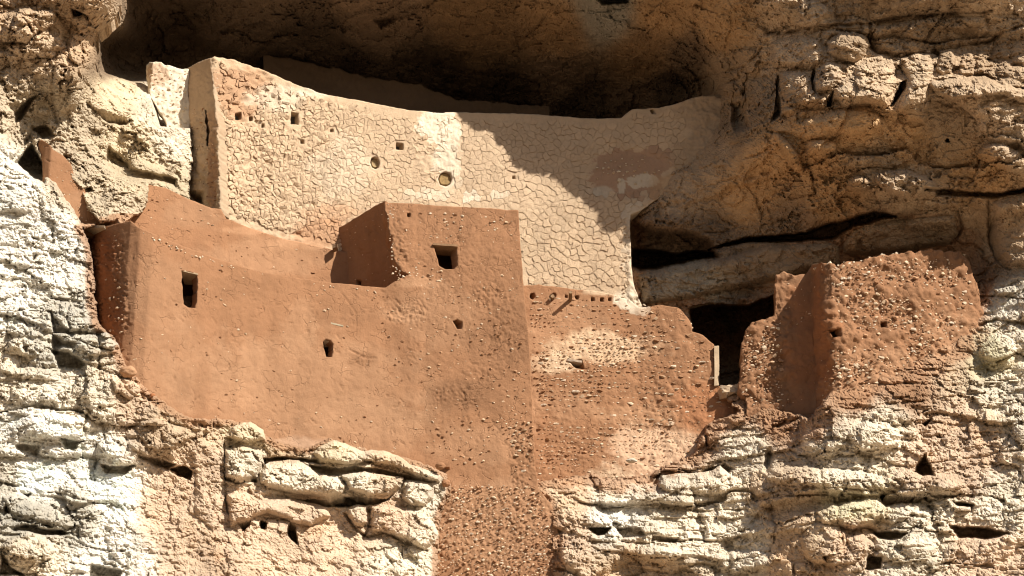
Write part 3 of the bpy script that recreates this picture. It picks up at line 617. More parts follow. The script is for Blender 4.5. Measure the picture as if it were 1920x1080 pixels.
def cliff_depth(u, v, features=True, behind_walls=True):
    Y = base_depth(u, v)
    P = place(u, v, Y)
    zz = zones(*warped(u, v))
    quiet = sstep(2400, 1900, np.abs(u - 960) + 700)
    Y = Y - cliff_relief(u, v, P, zz)
    if features:
        wu, wv = warped(u, v)
        for poly, d, fe in HOLLOW:
            pa = np.array(poly); lo = pa.min(0) - 40; hi = pa.max(0) + 40
            b = (u > lo[0]) & (u < hi[0]) & (v > lo[1]) & (v < hi[1])
            if not b.any(): continue
            s = sdist(wu[b], wv[b], poly)
            Y[b] += d * sstep(-fe * .6, fe, s)
        for line, w, d in CRACK:
            pa = np.array(line); lo = pa.min(0) - 30; hi = pa.max(0) + 30
            b = (u > lo[0]) & (u < hi[0]) & (v > lo[1]) & (v < hi[1])
            if not b.any(): continue
            s = seg_dist(wu[b], wv[b], line)
            m_ = .5 + .9 * fbm(np.stack([wu[b] * .03, wv[b] * .03, 0 * wu[b] + d], -1), 2, 63)
            Y[b] += d * np.clip(m_, 0, 1.1) * sstep(w * (1.2 + 1.6 * np.clip(m_, 0, 1.2)), 0, s)
        for (cu, cv, ru, rv, an, h) in SWELL:
            b = (np.abs(u - cu) < 1.6 * max(ru, rv)) & (np.abs(v - cv) < 1.6 * max(ru, rv))
            if not b.any(): continue
            a = math.radians(an); x = wu[b] - cu; y = wv[b] - cv
            r = ((x * math.cos(a) + y * math.sin(a)) / ru) ** 2 + ((-x * math.sin(a) + y * math.cos(a)) / rv) ** 2
            Y[b] -= h * np.sqrt(np.clip(1 - r, 0, 1))
        lft = (u < 560) & (u > 100) & (v < 240)
        if lft.any():
            s = sdist(wu[lft] * .5 + u[lft] * .5, wv[lft] * .5 + v[lft] * .5, ALCOVE_EDGE)
            Y[lft] += sstep(-2, 5, s) * 2.2 * sstep(520, 300, u[lft])
    if behind_walls:
        wu, wv = warped(u, v)
        for poly, df, gap, erode in WALLS:
            pa = np.array(poly); lo = pa.min(0); hi = pa.max(0)
            b = (u > lo[0]) & (u < hi[0]) & (v > lo[1]) & (v < hi[1])
            if not b.any(): continue
            s = sdist(u[b] * .45 + wu[b] * .55, v[b] * .45 + wv[b] * .55, poly)
            s = s + 7 * fbm(np.stack([u[b] * .07, v[b] * .07, 0 * u[b]], -1), 4, 64, .7)
            k = sstep(erode, erode + 5, s)
            want = np.maximum(Y[b], df(u[b], v[b]) + gap)
            Y[b] = Y[b] * (1 - k) + want * k
    return Y, zz

# visible region of each wall: inside it the rock lies behind the wall
VIS_LOW = [(149, 428), (245, 400), (345, 440), (490, 480), (722, 500), (722, 379), (972, 395), (984, 560), (1000, 780), (1003, 905), (1018, 925), (1040, 970), (1040, 1140), (812, 1140), (818, 1000), (826, 950), (842, 915), (832, 892), (800, 876), (740, 858), (660, 842), (620, 826), (580, 845), (530, 838), (498, 822), (460, 796), (420, 792), (360, 790),
           (320, 770), (290, 748), (262, 722), (240, 700), (224, 672), (212, 640), (180, 610), (172, 560), (170, 500), (160, 450)]
VIS_MAS = [(978, 400), (1180, 400), (1200, 560), (1296, 570), (1346, 640), (1346, 735), (1400, 770), (1330, 800), (1310, 850), (1220, 895), (1130, 905), (1110, 895), (985, 915)]
VIS_RT = [(1455, 500), (1520, 480), (1745, 455), (1812, 470), (1831, 532), (1826, 560), (1826, 600), (1800, 640), (1720, 680), (1640, 710), (1560, 740), (1520, 790), (1440, 770), (1400, 750), (1380, 735), (1389, 650), (1400, 600), (1454, 580)]
VIS_UP = [(393, 110), (402, 100), (560, 130), (870, 190), (1160, 200), (1322, 165), (1308, 200), (1290, 262), (1235, 312), (1190, 380), (1186, 560), (640, 560), (414, 420), (405, 250)]
VIS_RED = [(276, 340), (350, 365), (414, 385), (640, 440), (640, 560), (300, 560), (215, 424), (240, 408), (262, 396), (272, 370)]
VIS_FRAG = [(66, 268), (78, 262), (92, 270), (100, 282), (118, 292), (132, 308), (140, 335), (158, 355), (166, 385), (200, 425), (150, 425), (128, 385), (100, 345), (80, 335), (76, 300)]
C_FRAG = plan([(60, 350, 43.6), (78, 350, 43.2), (90, 350, 43.1), (130, 350, 43.35), (220, 400, 43.75)])
d_frag = lambda u, v: upright(u, v, C_FRAG)
C_RET = plan([(330, 250, 46.6), (352, 250, 46.12), (396, 250, 45.38), (420, 250, 44.95)])
d_ret = lambda u, v: upright(u, v, C_RET, lean=.05, z0=27)
VIS_RET = [(353, 120), (398, 100), (414, 250), (418, 400), (353, 392), (350, 345), (356, 300)]
WALLS += [(VIS_RET, d_ret, .55, 2), (VIS_LOW, d_low, .5, 3), (VIS_MAS, d_mas, .5, 4), (VIS_RT, d_rt, .5, 4), (VIS_UP, d_up, .7, 3), (VIS_RED, d_red, .5, 4), (VIS_FRAG, d_frag, .4, 2)]

def axis(a0, a1, lo, hi, step):
    inner = np.arange(lo, hi + .1, step); left = []; x = lo; s = step
    while x > a0: s *= 1.12; x -= s; left.append(x)
    right = []; x = inner[-1]; s = step
    while x < a1: s *= 1.12; x += s; right.append(x)
    return np.concatenate([left[::-1], inner, right])
STEP = 2.3
us = axis(-2600, 4500, -30, 1950, STEP); vs = axis(-1500, 2900, -70, 1110, STEP)
U, V = np.meshgrid(us, vs)
cu = np.clip(U, -850, 2750); cv = np.clip(V, -1450, 2650)
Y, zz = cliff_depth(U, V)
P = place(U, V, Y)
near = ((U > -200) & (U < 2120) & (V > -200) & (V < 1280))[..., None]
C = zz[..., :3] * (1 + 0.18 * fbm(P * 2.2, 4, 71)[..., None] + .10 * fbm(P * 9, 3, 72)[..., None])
stain = sstep(.15, .5, fbm(P * np.array([1.2, 1.2, .8]), 4, 73))[..., None] * (V > 560)[..., None]
C = C * (1 - stain * .35) + C * stain * .35 * np.array([1.05, .86, .66])
near_wall = np.full(U.shape, 1e3)
box = (U > 60) & (U < 1960) & (V > 400) & (V < 1120)
for poly in (VIS_LOW, VIS_MAS, VIS_RT): near_wall[box] = np.minimum(near_wall[box], -sdist(U[box], V[box], poly))
reach = np.interp(U, [100, 240, 800, 840, 1040, 1120, 1300, 1500, 1800, 1900], [14, 14, 12, 8, 20, 34, 34, 55, 60, 30])
kk = sstep(1.0, .3, near_wall / reach + .9 * fbm(P * 2.6, 5, 74, .65))[..., None] * .85
C = C * (1 - kk) + np.array([.38, .215, .12]) * kk * (1 + .25 * fbm(P * 6, 3, 75)[..., None])
mott = fbm(P * np.array([.9, .9, 1.7]), 5, 76, .62)[..., None] * (V > 480)[..., None]
C = C * (1 + np.clip(mott, -.5, .5) * np.array([.20, .24, .30]))
C = np.clip(C, .02, .8)
idx = np.arange(U.size).reshape(U.shape)
F = grid_faces(np.ones((U.shape[0] - 1, U.shape[1] - 1), bool), idx)
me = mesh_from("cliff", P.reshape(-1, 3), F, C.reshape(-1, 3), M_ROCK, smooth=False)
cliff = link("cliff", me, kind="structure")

gm = mesh_from("ground", np.array([(-300, -300, 0), (300, -300, 0), (300, 60, 0), (-300, 60, 0)], float), np.array([[0, 1, 2, 3]]), np.tile(np.array([.24, .18, .12]), (4, 1)), M_ROCK)
ground = link("ground", gm, kind="structure")

# ------------------------------------------------------------------ single rocks, ledges and blocks of the cliff
ROCKS = [
 ([(1443, 80), (1460, 72), (1510, 63), (1535, 75), (1548, 100), (1540, 118), (1515, 125), (1490, 125), (1460, 128), (1442, 120)], .26),
 ([(1550, 80), (1575, 60), (1600, 58), (1625, 68), (1632, 85), (1618, 110), (1600, 118), (1575, 115), (1552, 100)], .40),
 ([(1462, 135), (1485, 130), (1512, 135), (1521, 150), (1522, 168), (1535, 178), (1550, 180), (1550, 198), (1530, 203), (1470, 202), (1462, 170)], .32),
 ([(1530, 130), (1550, 115), (1575, 120), (1582, 135), (1575, 150), (1560, 168), (1545, 172), (1530, 172), (1526, 150)], .28),
 ([(1603, 125), (1625, 108), (1655, 100), (1672, 108), (1681, 130), (1680, 150), (1672, 185), (1664, 198), (1630, 197), (1580, 199), (1566, 185), (1565, 165), (1580, 148), (1600, 140)], .38),
 ([(1688, 110), (1715, 99), (1745, 102), (1752, 125), (1745, 150), (1740, 175), (1745, 195), (1735, 232), (1700, 228), (1682, 205), (1692, 180), (1704, 150), (1690, 130)], .35),
 ([(1762, 100), (1785, 92), (1792, 110), (1785, 138), (1765, 143), (1753, 128)], .25), ([(1796, 130), (1806, 100), (1822, 98), (1830, 118), (1826, 140), (1800, 143)], .22), ([(1830, 112), (1845, 118), (1848, 135), (1832, 138)], .15),
 ([(1742, 158), (1780, 146), (1830, 147), (1860, 155), (1880, 165), (1960, 172), (1960, 320), (1895, 262), (1850, 240), (1800, 200), (1760, 178)], .40),
 ([(1634, 48), (1660, 42), (1740, 32), (1850, 30), (1856, 60), (1830, 82), (1780, 92), (1740, 96), (1690, 104), (1645, 96), (1634, 70)], .25),
 ([(1860, 378), (1900, 366), (1960, 362), (1960, 498), (1895, 500), (1870, 485), (1858, 450), (1862, 410)], .45),
 ([(1580, 458), (1600, 430), (1680, 412), (1790, 402), (1798, 438), (1780, 458), (1700, 473), (1620, 480), (1582, 476)], .30),
 ([(1330, 490), (1440, 458), (1560, 455), (1574, 462), (1576, 498), (1500, 515), (1400, 540), (1300, 560), (1205, 572), (1195, 515), (1260, 500)], .32),
 ([(1345, 160), (1375, 152), (1395, 170), (1388, 180), (1350, 178)], .15), ([(1385, 150), (1440, 140), (1456, 165), (1450, 215), (1410, 235), (1398, 190)], .12),
 # middle left, below the house
 ([(585, 850), (600, 836), (625, 825), (650, 832), (680, 845), (720, 845), (750, 855), (770, 870), (800, 880), (827, 892), (826, 905), (800, 900), (770, 890), (740, 876), (700, 866), (650, 872), (600, 866)], .34),
 ([(497, 870), (520, 863), (560, 862), (585, 880), (600, 889), (640, 895), (650, 910), (645, 925), (620, 934), (560, 929), (500, 915), (486, 905), (488, 885)], .36),
 ([(638, 890), (680, 885), (720, 890), (758, 896), (750, 915), (730, 929), (690, 930), (655, 920)], .34), ([(765, 902), (800, 905), (815, 915), (813, 935), (795, 950), (770, 950), (752, 935), (757, 918)], .34),
 ([(421, 842), (450, 833), (492, 846), (494, 868), (480, 893), (450, 903), (421, 894)], .34),
 ([(652, 952), (672, 945), (688, 950), (690, 980), (680, 990), (664, 985), (652, 966)], .3), ([(694, 948), (720, 944), (790, 956), (815, 980), (823, 1002), (815, 1020), (795, 1032), (745, 1008), (722, 1000), (695, 995)], .36),
 ([(487, 937), (540, 932), (610, 950), (622, 968), (582, 988), (560, 984), (530, 974), (500, 963), (430, 990), (424, 925), (460, 920)], .34),
 ([(345, 832), (370, 826), (412, 830), (417, 900), (424, 975), (400, 1000), (362, 960), (364, 890)], .16), ([(252, 798), (290, 782), (350, 802), (368, 820), (342, 832), (328, 862), (290, 852), (262, 838)], .26),
 ([(440, 797), (470, 790), (494, 806), (500, 825), (462, 832), (418, 820)], .24), ([(206, 706), (240, 708), (262, 722), (266, 742), (240, 750), (214, 735)], .22),
 # left
 ([(95, 624), (140, 626), (200, 623), (222, 645), (215, 660), (170, 650), (120, 640)], .3), ([(162, 192), (180, 166), (215, 170), (252, 212), (240, 224), (200, 214), (175, 206)], .3),
 ([(150, -10), (225, -14), (222, 22), (203, 43), (185, 56), (160, 26)], .34), ([(132, 32), (158, 28), (178, 50), (183, 66), (178, 92), (183, 118), (172, 124), (158, 100), (140, 80)], .28), ([(-20, 25), (20, 22), (50, 40), (56, 62), (40, 78), (-20, 76)], .3),
 ([(0, 965), (20, 962), (26, 975), (16, 988), (-10, 990)], .2), ([(2, 930), (40, 925), (62, 938), (50, 962), (20, 965)], .22),
 # right, below the ruined tower
 ([(1240, 892), (1330, 884), (1350, 872), (1372, 892), (1366, 925), (1340, 930), (1300, 918), (1250, 926), (1232, 908)], .34), ([(1240, 905), (1290, 898), (1332, 896), (1338, 915), (1320, 935), (1300, 918), (1260, 930), (1245, 920)], .2),
 ([(1530, 960), (1580, 948), (1640, 945), (1655, 965), (1640, 980), (1600, 995), (1540, 985)], .34), ([(1650, 1025), (1600, 1060), (1550, 1060), (1540, 1020), (1570, 990), (1620, 1000)], .25), ([(1655, 930), (1700, 915), (1760, 890), (1780, 905), (1760, 930), (1720, 935)], .3),
 ([(1480, 912), (1540, 902), (1620, 900), (1658, 918), (1650, 932), (1600, 928), (1540, 922), (1490, 932)], .26), ([(1660, 885), (1680, 890), (1684, 905), (1668, 908), (1658, 898)], .2), ([(1785, 948), (1820, 950), (1822, 958), (1790, 958)], .22), ([(1860, 540), (1905, 535), (1906, 550), (1870, 552)], .2),
 ([(1220, 792), (1245, 785), (1270, 790), (1262, 800), (1235, 803)], .18)]
for k, (poly, h) in enumerate(ROCKS):
    pa = np.array(poly, float); c = pa.mean(0)
    def dep(u, v, poly=poly, h=h):
        Y, _ = cliff_depth(u, v, features=False, behind_walls=False)
        s = sdist(u, v, poly); m = max(s.max(), 4)
        x = np.clip(s / (m * .55), 0, 1)
        return Y - h * np.clip(1 - (1 - x) ** 2.6, 0, 1) + .04
    def col(P, U, V):
        zc = zones(*warped(U, V))[..., :3]
        t = 0.94 + .12 * random.random()
        return np.clip(zc * t * (1 + 0.18 * fbm(P * 2.6, 4, 71)[..., None]), .02, .8)
    sheet("rock", poly, dep, 2.2, lambda P, U, V: np.zeros(U.shape), col, M_ROCK, skirt=.5, inward=(-.05, 1, 0), parent=cliff, rough=2.6, seed=200 + k, flat=True)

# ------------------------------------------------------------------ relief of mud walls
def strokes_relief(U, V, n, seed, region=None, depth=.02, length=(4, 14), width=1.1):
    """short open shrinkage cracks"""
    out = np.zeros(U.shape)
    r = random.Random(seed)
    u0, u1, v0, v1 = U.min(), U.max(), V.min(), V.max()
    for _ in range(n):
        for _t in range(20):
            u = r.uniform(u0, u1); v = r.uniform(v0, v1)
            if region is None or r.random() < region(u, v): break
        a = r.uniform(0, math.pi); L = r.uniform(*length); pts = [(u, v)]
        for _s in range(3):
            a += r.uniform(-.8, .8); u += math.cos(a) * L / 3; v += math.sin(a) * L / 3; pts.append((u, v))
        pa = np.array(pts); lo = pa.min(0) - 5; hi = pa.max(0) + 5
        i0, i1 = np.searchsorted(U[0], [lo[0], hi[0]]); j0, j1 = np.searchsorted(V[:, 0], [lo[1], hi[1]])
        if i1 <= i0 or j1 <= j0: continue
        s = seg_dist(U[j0:j1, i0:i1], V[j0:j1, i0:i1], pts)
        out[j0:j1, i0:i1] -= depth * sstep(width * 1.6, 0, s)
    return out

def mud_relief(P, U, V, seed, n=300, coarse=.03, fine=.010, rough_spots=(), ledges=0.0):
    # index arrays must be monotone: rebuild a clean grid for the strokes
    g = np.broadcast_to(np.median(U, 0), U.shape), np.broadcast_to(np.median(V, 1)[:, None], V.shape)
    out = coarse * fbm(P * 1.1, 4, seed) + fine * fbm(P * 9, 4, seed + 1, .65)
    out += strokes_relief(g[0], g[1], n, seed + 2)
    lump = .05 * fbm(P * 15, 2, seed + 4, .85)
    f1, f2, r = worley(P * 15, seed + 5)
    lump += .022 * (r - f1)
    for (u, v, ru, rv, s) in rough_spots:
        rr = np.sqrt(((U - u) / ru) ** 2 + ((V - v) / rv) ** 2) + .5 * fbm(P * 2, 3, seed + 6)
        out += lump * s * sstep(1.2, .7, rr)
    return out

def quad(u0, v0, u1, v1, k=0):
    return [(u0, v0), (u1, v0 + k), (u1, v1 + k), (u0, v1)]

# ------------------------------------------------------------------ stones set in the walls
def stone_mesh(r, col, n=13):
    import bmesh
    bm = bmesh.new()
    for _ in range(n):
        d = Vector((r.gauss(0, 1), r.gauss(0, 1), r.gauss(0, 1))).normalized() * r.uniform(.8, 1.05)
        bm.verts.new(d)
    bmesh.ops.convex_hull(bm, input=bm.verts)
    loose = [v for v in bm.verts if not v.link_faces]
    for v in loose: bm.verts.remove(v)
    me = bpy.data.meshes.new("stone"); bm.to_mesh(me); bm.free()
    at = me.color_attributes.new("Col", 'FLOAT_COLOR', 'POINT')
    at.data.foreach_set("color", np.tile(np.array([*col, 1.0], np.float32), len(me.vertices)))
    me.materials.append(M_STONE)
    return me
_rs = random.Random(11)
STONE_SETS = {}
def stone_set(key, colours, n=18):
    L = []
    for k in range(n):
        c = np.array(colours[k % len(colours)]) * _rs.uniform(.85, 1.12)
        L.append(stone_mesh(_rs, np.clip(c, .02, .8)))
    STONE_SETS[key] = L
stone_set('red', [MUD * 1.05, MUDL, MUDL * 1.15, np.array([.56, .40, .26]), np.array([.60, .46, .33]), MUD * .9, np.array([.50, .34, .22])])
stone_set('pale', [np.array([.62, .50, .36]), np.array([.66, .56, .43]), np.array([.55, .40, .27]), PLAS, PLASW])
stone_set('mix', [np.array([.52, .36, .23]), MUDL, MUDL * 1.15, np.array([.60, .46, .32]), np.array([.57, .42, .28]), np.array([.63, .50, .37]), MUD])

ALL_HOLES = []
def scatter(parent, key, depth, region, n, size, flat=(.45, .9), proud=.35, seed=1, name="stone", weight=None, limit=260, tilt=.35, course=0, slope_c=0.0):
    """stones standing a little proud of the wall; the largest are parts, the small rest one part"""
    r = random.Random(seed)
    pa = np.array(region, float); lo = pa.min(0); hi = pa.max(0)
    pts = []
    tries = 0
    while len(pts) < n and tries < n * 40:
        tries += 1
        u = r.uniform(lo[0], hi[0]); v = r.uniform(lo[1], hi[1])
        if course:
            k_ = round((v - u * slope_c) / course); v = k_ * course + u * slope_c + r.uniform(-1.6, 1.6) + 2.5 * math.sin(u * .02 + k_)
        if not inside_pt(u, v, region, 2): continue
        if weight and r.random() > weight(u, v): continue
        if any(abs(u - h[0][0]) < 60 and abs(v - h[0][1]) < 90 and inside_pt(u, v, h, -3.5) for h in ALL_HOLES): continue
        s = size[0] + (size[1] - size[0]) * r.random() ** 2.2
        if any((u - a) ** 2 + (v - b) ** 2 * 1.8 < (.55 * (s + c)) ** 2 for a, b, c in pts[-400:]): continue
        pts.append((u, v, s))
    pts.sort(key=lambda t: -t[2])
    A = np.array(pts)
    Y = depth(A[:, 0], A[:, 1]); W = place(A[:, 0], A[:, 1], Y)
    Y2 = depth(A[:, 0] + 3, A[:, 1]); W2 = place(A[:, 0] + 3, A[:, 1], Y2)
    ang = np.arctan2(W2[:, 1] - W[:, 1], W2[:, 0] - W[:, 0])
    off = Vector((0, 0, 0)); q = parent
    while q is not None: off += Vector(q.location); q = q.parent
    mv, mf, mc, nb = [], [], [], 0
    from mathutils import Euler, Matrix
    for k, (u, v, s) in enumerate(pts):
        me = r.choice(STONE_SETS[key])
        rad = s * .5 / 90.0
        sc = Vector((rad * r.uniform(.9, 1.3), rad * r.uniform(.55, .9), rad * r.uniform(*flat)))
        rot = Euler((r.uniform(-tilt, tilt), r.uniform(-tilt, tilt), ang[k] + r.uniform(-.4, .4)))
        nrm = Vector((math.sin(ang[k]), -math.cos(ang[k]), 0))
        loc = Vector(W[k]) + nrm * (sc.y * (proud * r.uniform(.2, 1.3) - .25))
        if k < limit and s >= 7:
            o = bpy.data.objects.new(name, me); scene.collection.objects.link(o)
            o.parent = parent; o.location = loc - off; o.rotation_euler = rot; o.scale = sc
        else:
            M = Matrix.LocRotScale(loc, rot, sc)
            vs_ = np.array([M @ x.co for x in me.vertices]); c0 = me.color_attributes["Col"].data[0].color[:3]
            mv.append(vs_); mc.append(np.tile(np.array(c0), (len(vs_), 1)))
            mf.append(np.array([[i + nb for i in p.vertices] for p in me.polygons if len(p.vertices) == 3])); nb += len(vs_)
    if mv:
        m2 = mesh_from("chinking_stones", np.concatenate(mv), np.concatenate(mf), np.concatenate(mc), M_STONE, smooth=False)
        o = link("chinking_stones", m2, kind="stuff"); adopt(o, parent)

def foot(u, v, Y): return tuple(float(x) for x in place(u, v, Y))

# ================================================================== plastered upper wall
up = thing("plastered_wall", "tall curved tan wall of cracked mud plaster under the dark overhang", "wall", foot(800, 470, 47.3))
H_RET = [[(385, 206), (390, 204), (392, 240), (393, 272), (389, 274), (387, 240)], [(357, 357), (384, 356), (385, 388), (376, 384), (364, 376), (358, 370)]]
H_UP = [quad(545, 210, 560, 233, 2), quad(742, 267, 757, 280, 2), quad(441, 212, 453, 225, -2), quad(467, 217, 475, 227), quad(619, 241, 626, 248), quad(563, 261, 571, 270),
        [(694, 305), (696, 296), (703, 293), (710, 297), (713, 305), (711, 314), (704, 318), (697, 314)], [(821, 337), (824, 327), (834, 321), (845, 325), (849, 335), (846, 345), (836, 350), (825, 347)], quad(490, 232, 496, 240), quad(960, 330, 966, 336), [(1219, 207), (1224, 203), (1230, 206), (1230, 213), (1222, 214)]]
def up_disp(P, U, V):
    left = sstep(760, 480, U)
    r = .035 * fbm(P * .9, 3, 301) + .008 * fbm(P * 8, 3, 302)
    f1, f2, rr = worley(P * np.array([6.5, 6.5, 9.0]), 303)
    r += left * (.055 * (rr - .5) * sstep(.9, .2, f1) + .045 * fbm(P * 6, 4, 304, .65))
    edge = sstep(1150, 1185, U) * sstep(400, 430, V)
    r += edge * .10 * fbm(P * 6, 3, 305)
    patch = sstep(1.2, .8, np.sqrt(((U - 820) / 50) ** 2 + ((V - 270) / 75) ** 2))
    r += patch * .05 * fbm(P * 9, 4, 306, .7)
    r += sstep(1255, 1330, U) * (.12 * fbm(P * 3, 4, 308, .65) + .05 * fbm(P * 9, 3, 309, .7))
    flake = sstep(1.25, .9, np.sqrt(((U - 1170) / 85) ** 2 + ((V - 320) / 45) ** 2) + .5 * fbm(P * 1.8, 3, 307))
    r += -.03 * flake
    return r
REDP = np.array([.36, .225, .145])
def up_col(P, U, V):
    C = blotch(PLAS, P, U, V, [(1000, 300, 260, 110, PLAS * np.array([.97, .98, 1.0]), .6), (450, 170, 60, 55, MUDL * 1.08, .75), (520, 185, 60, 25, PLASW, .6), (590, 175, 30, 12, PLASW * 1.05, .7),
        (822, 240, 45, 40, PLASW * 1.08, .95), (840, 300, 28, 50, PLASW * 1.0, .8), (885, 372, 22, 12, PLASW * 1.1, .9), (800, 365, 50, 12, PLASW, .6), (930, 365, 20, 10, PLASW, .6),
        (600, 440, 70, 28, MUDL * 1.2, .85), (620, 400, 60, 20, MUDL * 1.35, .5), (1180, 325, 75, 42, REDP, .95), (1230, 300, 40, 30, REDP, .9), (1205, 338, 34, 14, PLASW * .85, .95), (1165, 345, 8, 20, PLASW * .85, .9), (1130, 358, 22, 10, PLASW * .8, .8),
        (1190, 395, 30, 16, PLASW * .9, .7), (1300, 215, 40, 30, BROWN * .8, .7), (1330, 300, 60, 60, BROWN * .75, .8), (1345, 225, 45, 70, BROWN * .78, .88), (1310, 300, 60, 45, BROWN * .8, .85), (1270, 345, 60, 25, ORANGE, .6), (1185, 480, 18, 80, PLASW * .95, .5), (1195, 560, 40, 20, PLASW, .7), (500, 300, 80, 60, PLAS * 1.04, .5), (640, 320, 60, 60, PLASW * .97, .35), (455, 330, 30, 60, PLAS * 1.08, .5)])
    return np.clip(C * (1 + .05 * fbm(P * 3, 4, 310)[..., None]), .02, .8)
sheet("wall_face", O_UP, d_up, 2.2, up_disp, up_col, M_TAN, holes=H_UP, skirt=.45, inward=(-.35, 1, 0), parent=up, rough=1.3, seed=21, hole_inward=(-.5, 1, .1), hole_skirt=.22)
# shaded return of the wall
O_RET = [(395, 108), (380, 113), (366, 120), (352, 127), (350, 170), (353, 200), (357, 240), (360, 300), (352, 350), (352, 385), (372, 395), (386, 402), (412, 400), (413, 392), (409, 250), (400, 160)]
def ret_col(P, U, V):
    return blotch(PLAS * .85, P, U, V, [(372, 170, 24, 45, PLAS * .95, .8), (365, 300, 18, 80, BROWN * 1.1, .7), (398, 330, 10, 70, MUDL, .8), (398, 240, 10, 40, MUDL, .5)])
def ret_disp(P, U, V):
    r = .03 * fbm(P * 3, 4, 320) + .10 * fbm(P * 6, 4, 321, .7) * sstep(190, 250, V) + .02 * fbm(P * 14, 2, 322)
    return r
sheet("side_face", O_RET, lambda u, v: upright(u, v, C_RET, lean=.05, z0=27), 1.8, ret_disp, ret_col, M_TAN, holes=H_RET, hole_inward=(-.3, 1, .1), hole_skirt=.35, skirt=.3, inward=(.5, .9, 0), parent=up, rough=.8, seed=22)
# low doorway in the return: dark back and a lintel slab
def block(name, pts, mat, col, parent=None, jitter=.008, seed=0, cuts=3, **props):
    """8 corner points (two quads: front then back) -> worn block"""
    import bmesh
    bm = bmesh.new(); v = [bm.verts.new(p) for p in pts]
    for f in ((0, 1, 2, 3), (7, 6, 5, 4), (0, 4, 5, 1), (1, 5, 6, 2), (2, 6, 7, 3), (3, 7, 4, 0)): bm.faces.new([v[i] for i in f])
    bmesh.ops.recalc_face_normals(bm, faces=bm.faces)
    bmesh.ops.subdivide_edges(bm, edges=bm.edges, cuts=cuts, use_grid_fill=True)
    me = bpy.data.meshes.new(name); bm.to_mesh(me); bm.free()
    co = np.array([x.co for x in me.vertices])
    co += np.stack([fbm(co * 7 + 3, 3, seed), fbm(co * 7 + 9, 3, seed + 1), fbm(co * 7 + 17, 3, seed + 2)], -1) * jitter * 2
    me.vertices.foreach_set("co", co.astype(np.float32).reshape(-1))
    at = me.color_attributes.new("Col", 'FLOAT_COLOR', 'POINT')
    cc = np.ones((len(co), 4), np.float32); cc[:, :3] = np.asarray(col) * (1 + .15 * fbm(co * 8, 3, seed + 5)[:, None])
    at.data.foreach_set("color", cc.reshape(-1))
    me.materials.append(mat)
    o = link(name, me, **props)
    if parent is not None: adopt(o, parent)
    return o
def slab(name, u0, v0, u1, v1, Yf, Yb, mat, col, parent, slope=0, slope_b=None, jitter=.008, seed=0, **props):
    """block seen between the given edges, its front at Yf (pair: left, right) and its back at Yb"""
    Yf = Yf if isinstance(Yf, tuple) else (Yf, Yf); Yb = Yb if isinstance(Yb, tuple) else (Yb, Yb)
    f = [place(u0, v0, Yf[0]), place(u1, v0 + slope, Yf[1]), place(u1, v1 + slope, Yf[1]), place(u0, v1, Yf[0])]
    b = [np.array([p[0], y, p[2]]) for p, y in zip(f, (Yb[0], Yb[1], Yb[1], Yb[0]))]
    return block(name, [Vector(p) for p in f + b], mat, col, parent, jitter, seed, **props)
slab("lintel", 350, 351, 385, 356, (46.12, 45.6), (46.5, 46.1), M_STONE, BROWN, up, slope=1)

